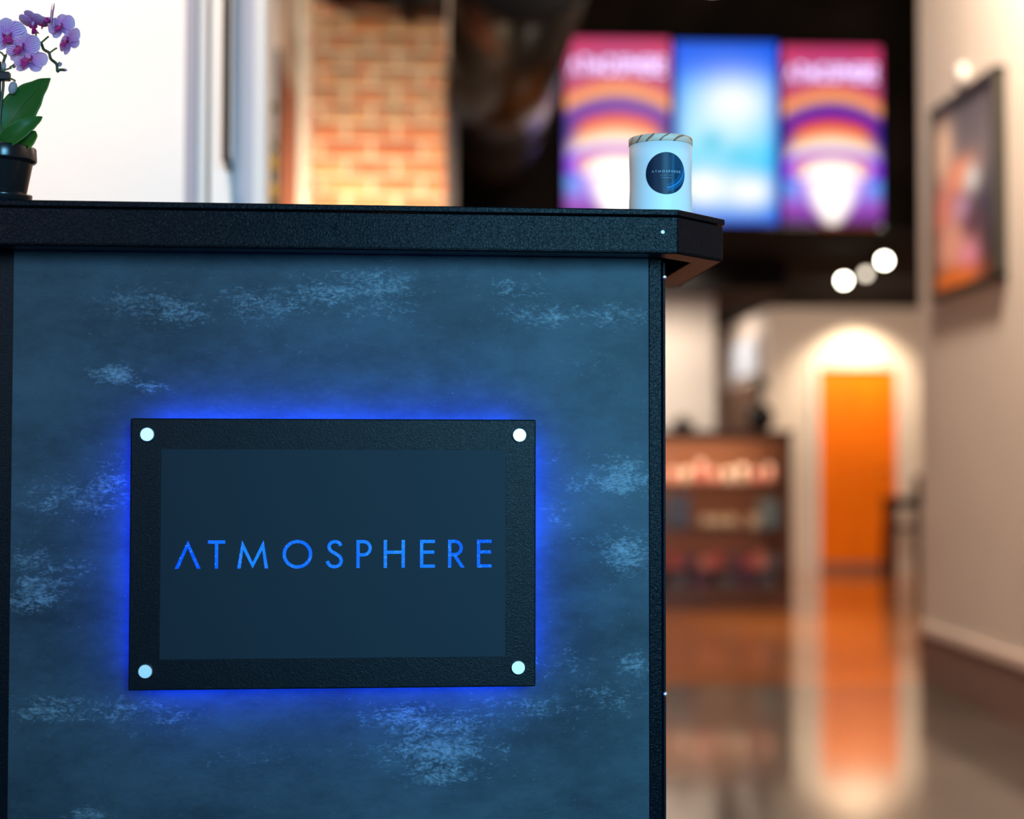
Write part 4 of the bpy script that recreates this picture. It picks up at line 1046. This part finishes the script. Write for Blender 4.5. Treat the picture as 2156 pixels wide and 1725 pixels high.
def flower(px, py, dd, R_, roll=0.0, yaw=0.0, pitch=0.0, lip=1.0, squash=1.0):
    """phalaenopsis bloom: three sepals, two broad petals, lip and column"""
    fl = empty('bloom'); fl.parent = orc
    cen = ol(px, py, dd)
    B = Matrix((RT, -FW, UP)).transposed()                # local x right, y to viewer, z up
    Rm = B @ Matrix.Rotation(yaw, 3, 'Z') @ Matrix.Rotation(pitch, 3, 'X') @ Matrix.Rotation(roll, 3, 'Y')
    fl.matrix_local = Matrix.Translation(cen) @ Rm.to_4x4()
    R_ = R_ * s
    def pet(name, ang, L_, wds, y0=0.0, bend=0.12, fold=0.12):
        dx, dz = math.cos(ang), math.sin(ang)
        sp = [Vector((dx * L_ * t, y0 + bend * L_ * (t - t * t * 1.6), dz * L_ * t)) for t in (0.04, 0.3, 0.6, 0.85, 1.0)]
        o = blade(name, sp, [w_ * R_ for w_ in wds], (0, 1, 0), M['petal'], -fold, nv=12, thick=0.0004); o.parent = fl
    pet('sepal', math.radians(90), R_ * 1.05, [0.12, 0.36, 0.42, 0.34, 0.05], -0.0012)
    pet('sepal', math.radians(222), R_ * 1.0, [0.12, 0.34, 0.38, 0.28, 0.04], -0.0016)
    pet('sepal', math.radians(318), R_ * 1.0, [0.12, 0.34, 0.38, 0.28, 0.04], -0.0016)
    pet('petal', math.radians(16), R_ * 1.08, [0.10, 0.50, 0.66, 0.52, 0.10], 0.0005)
    pet('petal', math.radians(164), R_ * 1.08, [0.10, 0.50, 0.66, 0.52, 0.10], 0.0005)
    # lip: middle lobe hanging down, two side lobes, column
    o = blade('lip', [Vector((0, 0.001, -0.05 * R_)), Vector((0, 0.35 * R_, -0.22 * R_)), Vector((0, 0.50 * R_, -0.55 * R_)), Vector((0, 0.40 * R_, -0.85 * R_ * lip))], [0.08 * R_, 0.14 * R_, 0.30 * R_, 0.02 * R_], (0, 1, 0.3), M['magenta'], 0.3, nv=8, thick=0.0006); o.parent = fl
    for sg in (-1, 1):
        o = blade('side_lobe', [Vector((sg * 0.04 * R_, 0.001, -0.08 * R_)), Vector((sg * 0.20 * R_, 0.28 * R_, -0.14 * R_)), Vector((sg * 0.22 * R_, 0.45 * R_, 0.02 * R_))], [0.06 * R_, 0.15 * R_, 0.03 * R_], (sg * 1.0, 0.4, 0.0), M['magenta'], 0.2, nv=6, thick=0.0005); o.parent = fl
    bm = bmesh.new(); bmesh.ops.create_uvsphere(bm, u_segments=14, v_segments=10, radius=1, matrix=Matrix.Translation((0, 0.16 * R_, 0.0)) @ Matrix.Diagonal((0.10 * R_, 0.18 * R_, 0.12 * R_, 1)))
    mesh_obj('column', bm, M['column'], fl, True)
r_ = math.radians
flower(16, 74, 0.0, 38, r_(-8), r_(-12), r_(6), 0.7)
flower(-40, 60, 0.01, 36, r_(10), r_(14), r_(4))
flower(48, 100, -0.008, 36, r_(-4), r_(10), r_(18), 0.8)
flower(64, 128, -0.018, 34, r_(4), r_(4), r_(34), 1.25)
flower(71, 46, 0.006, 30, r_(2), r_(20), r_(-62), 0.8)
flower(108, 40, 0.004, 34, r_(-6), r_(76), r_(2), 0.6)
flower(129, 55, 0.0, 29, r_(-10), r_(12), r_(12), 0.6)
flower(146, 86, -0.010, 30, r_(-22), r_(36), r_(14), 0.9)
flower(-70, 120, 0.0, 34, r_(4), r_(-20), r_(14))
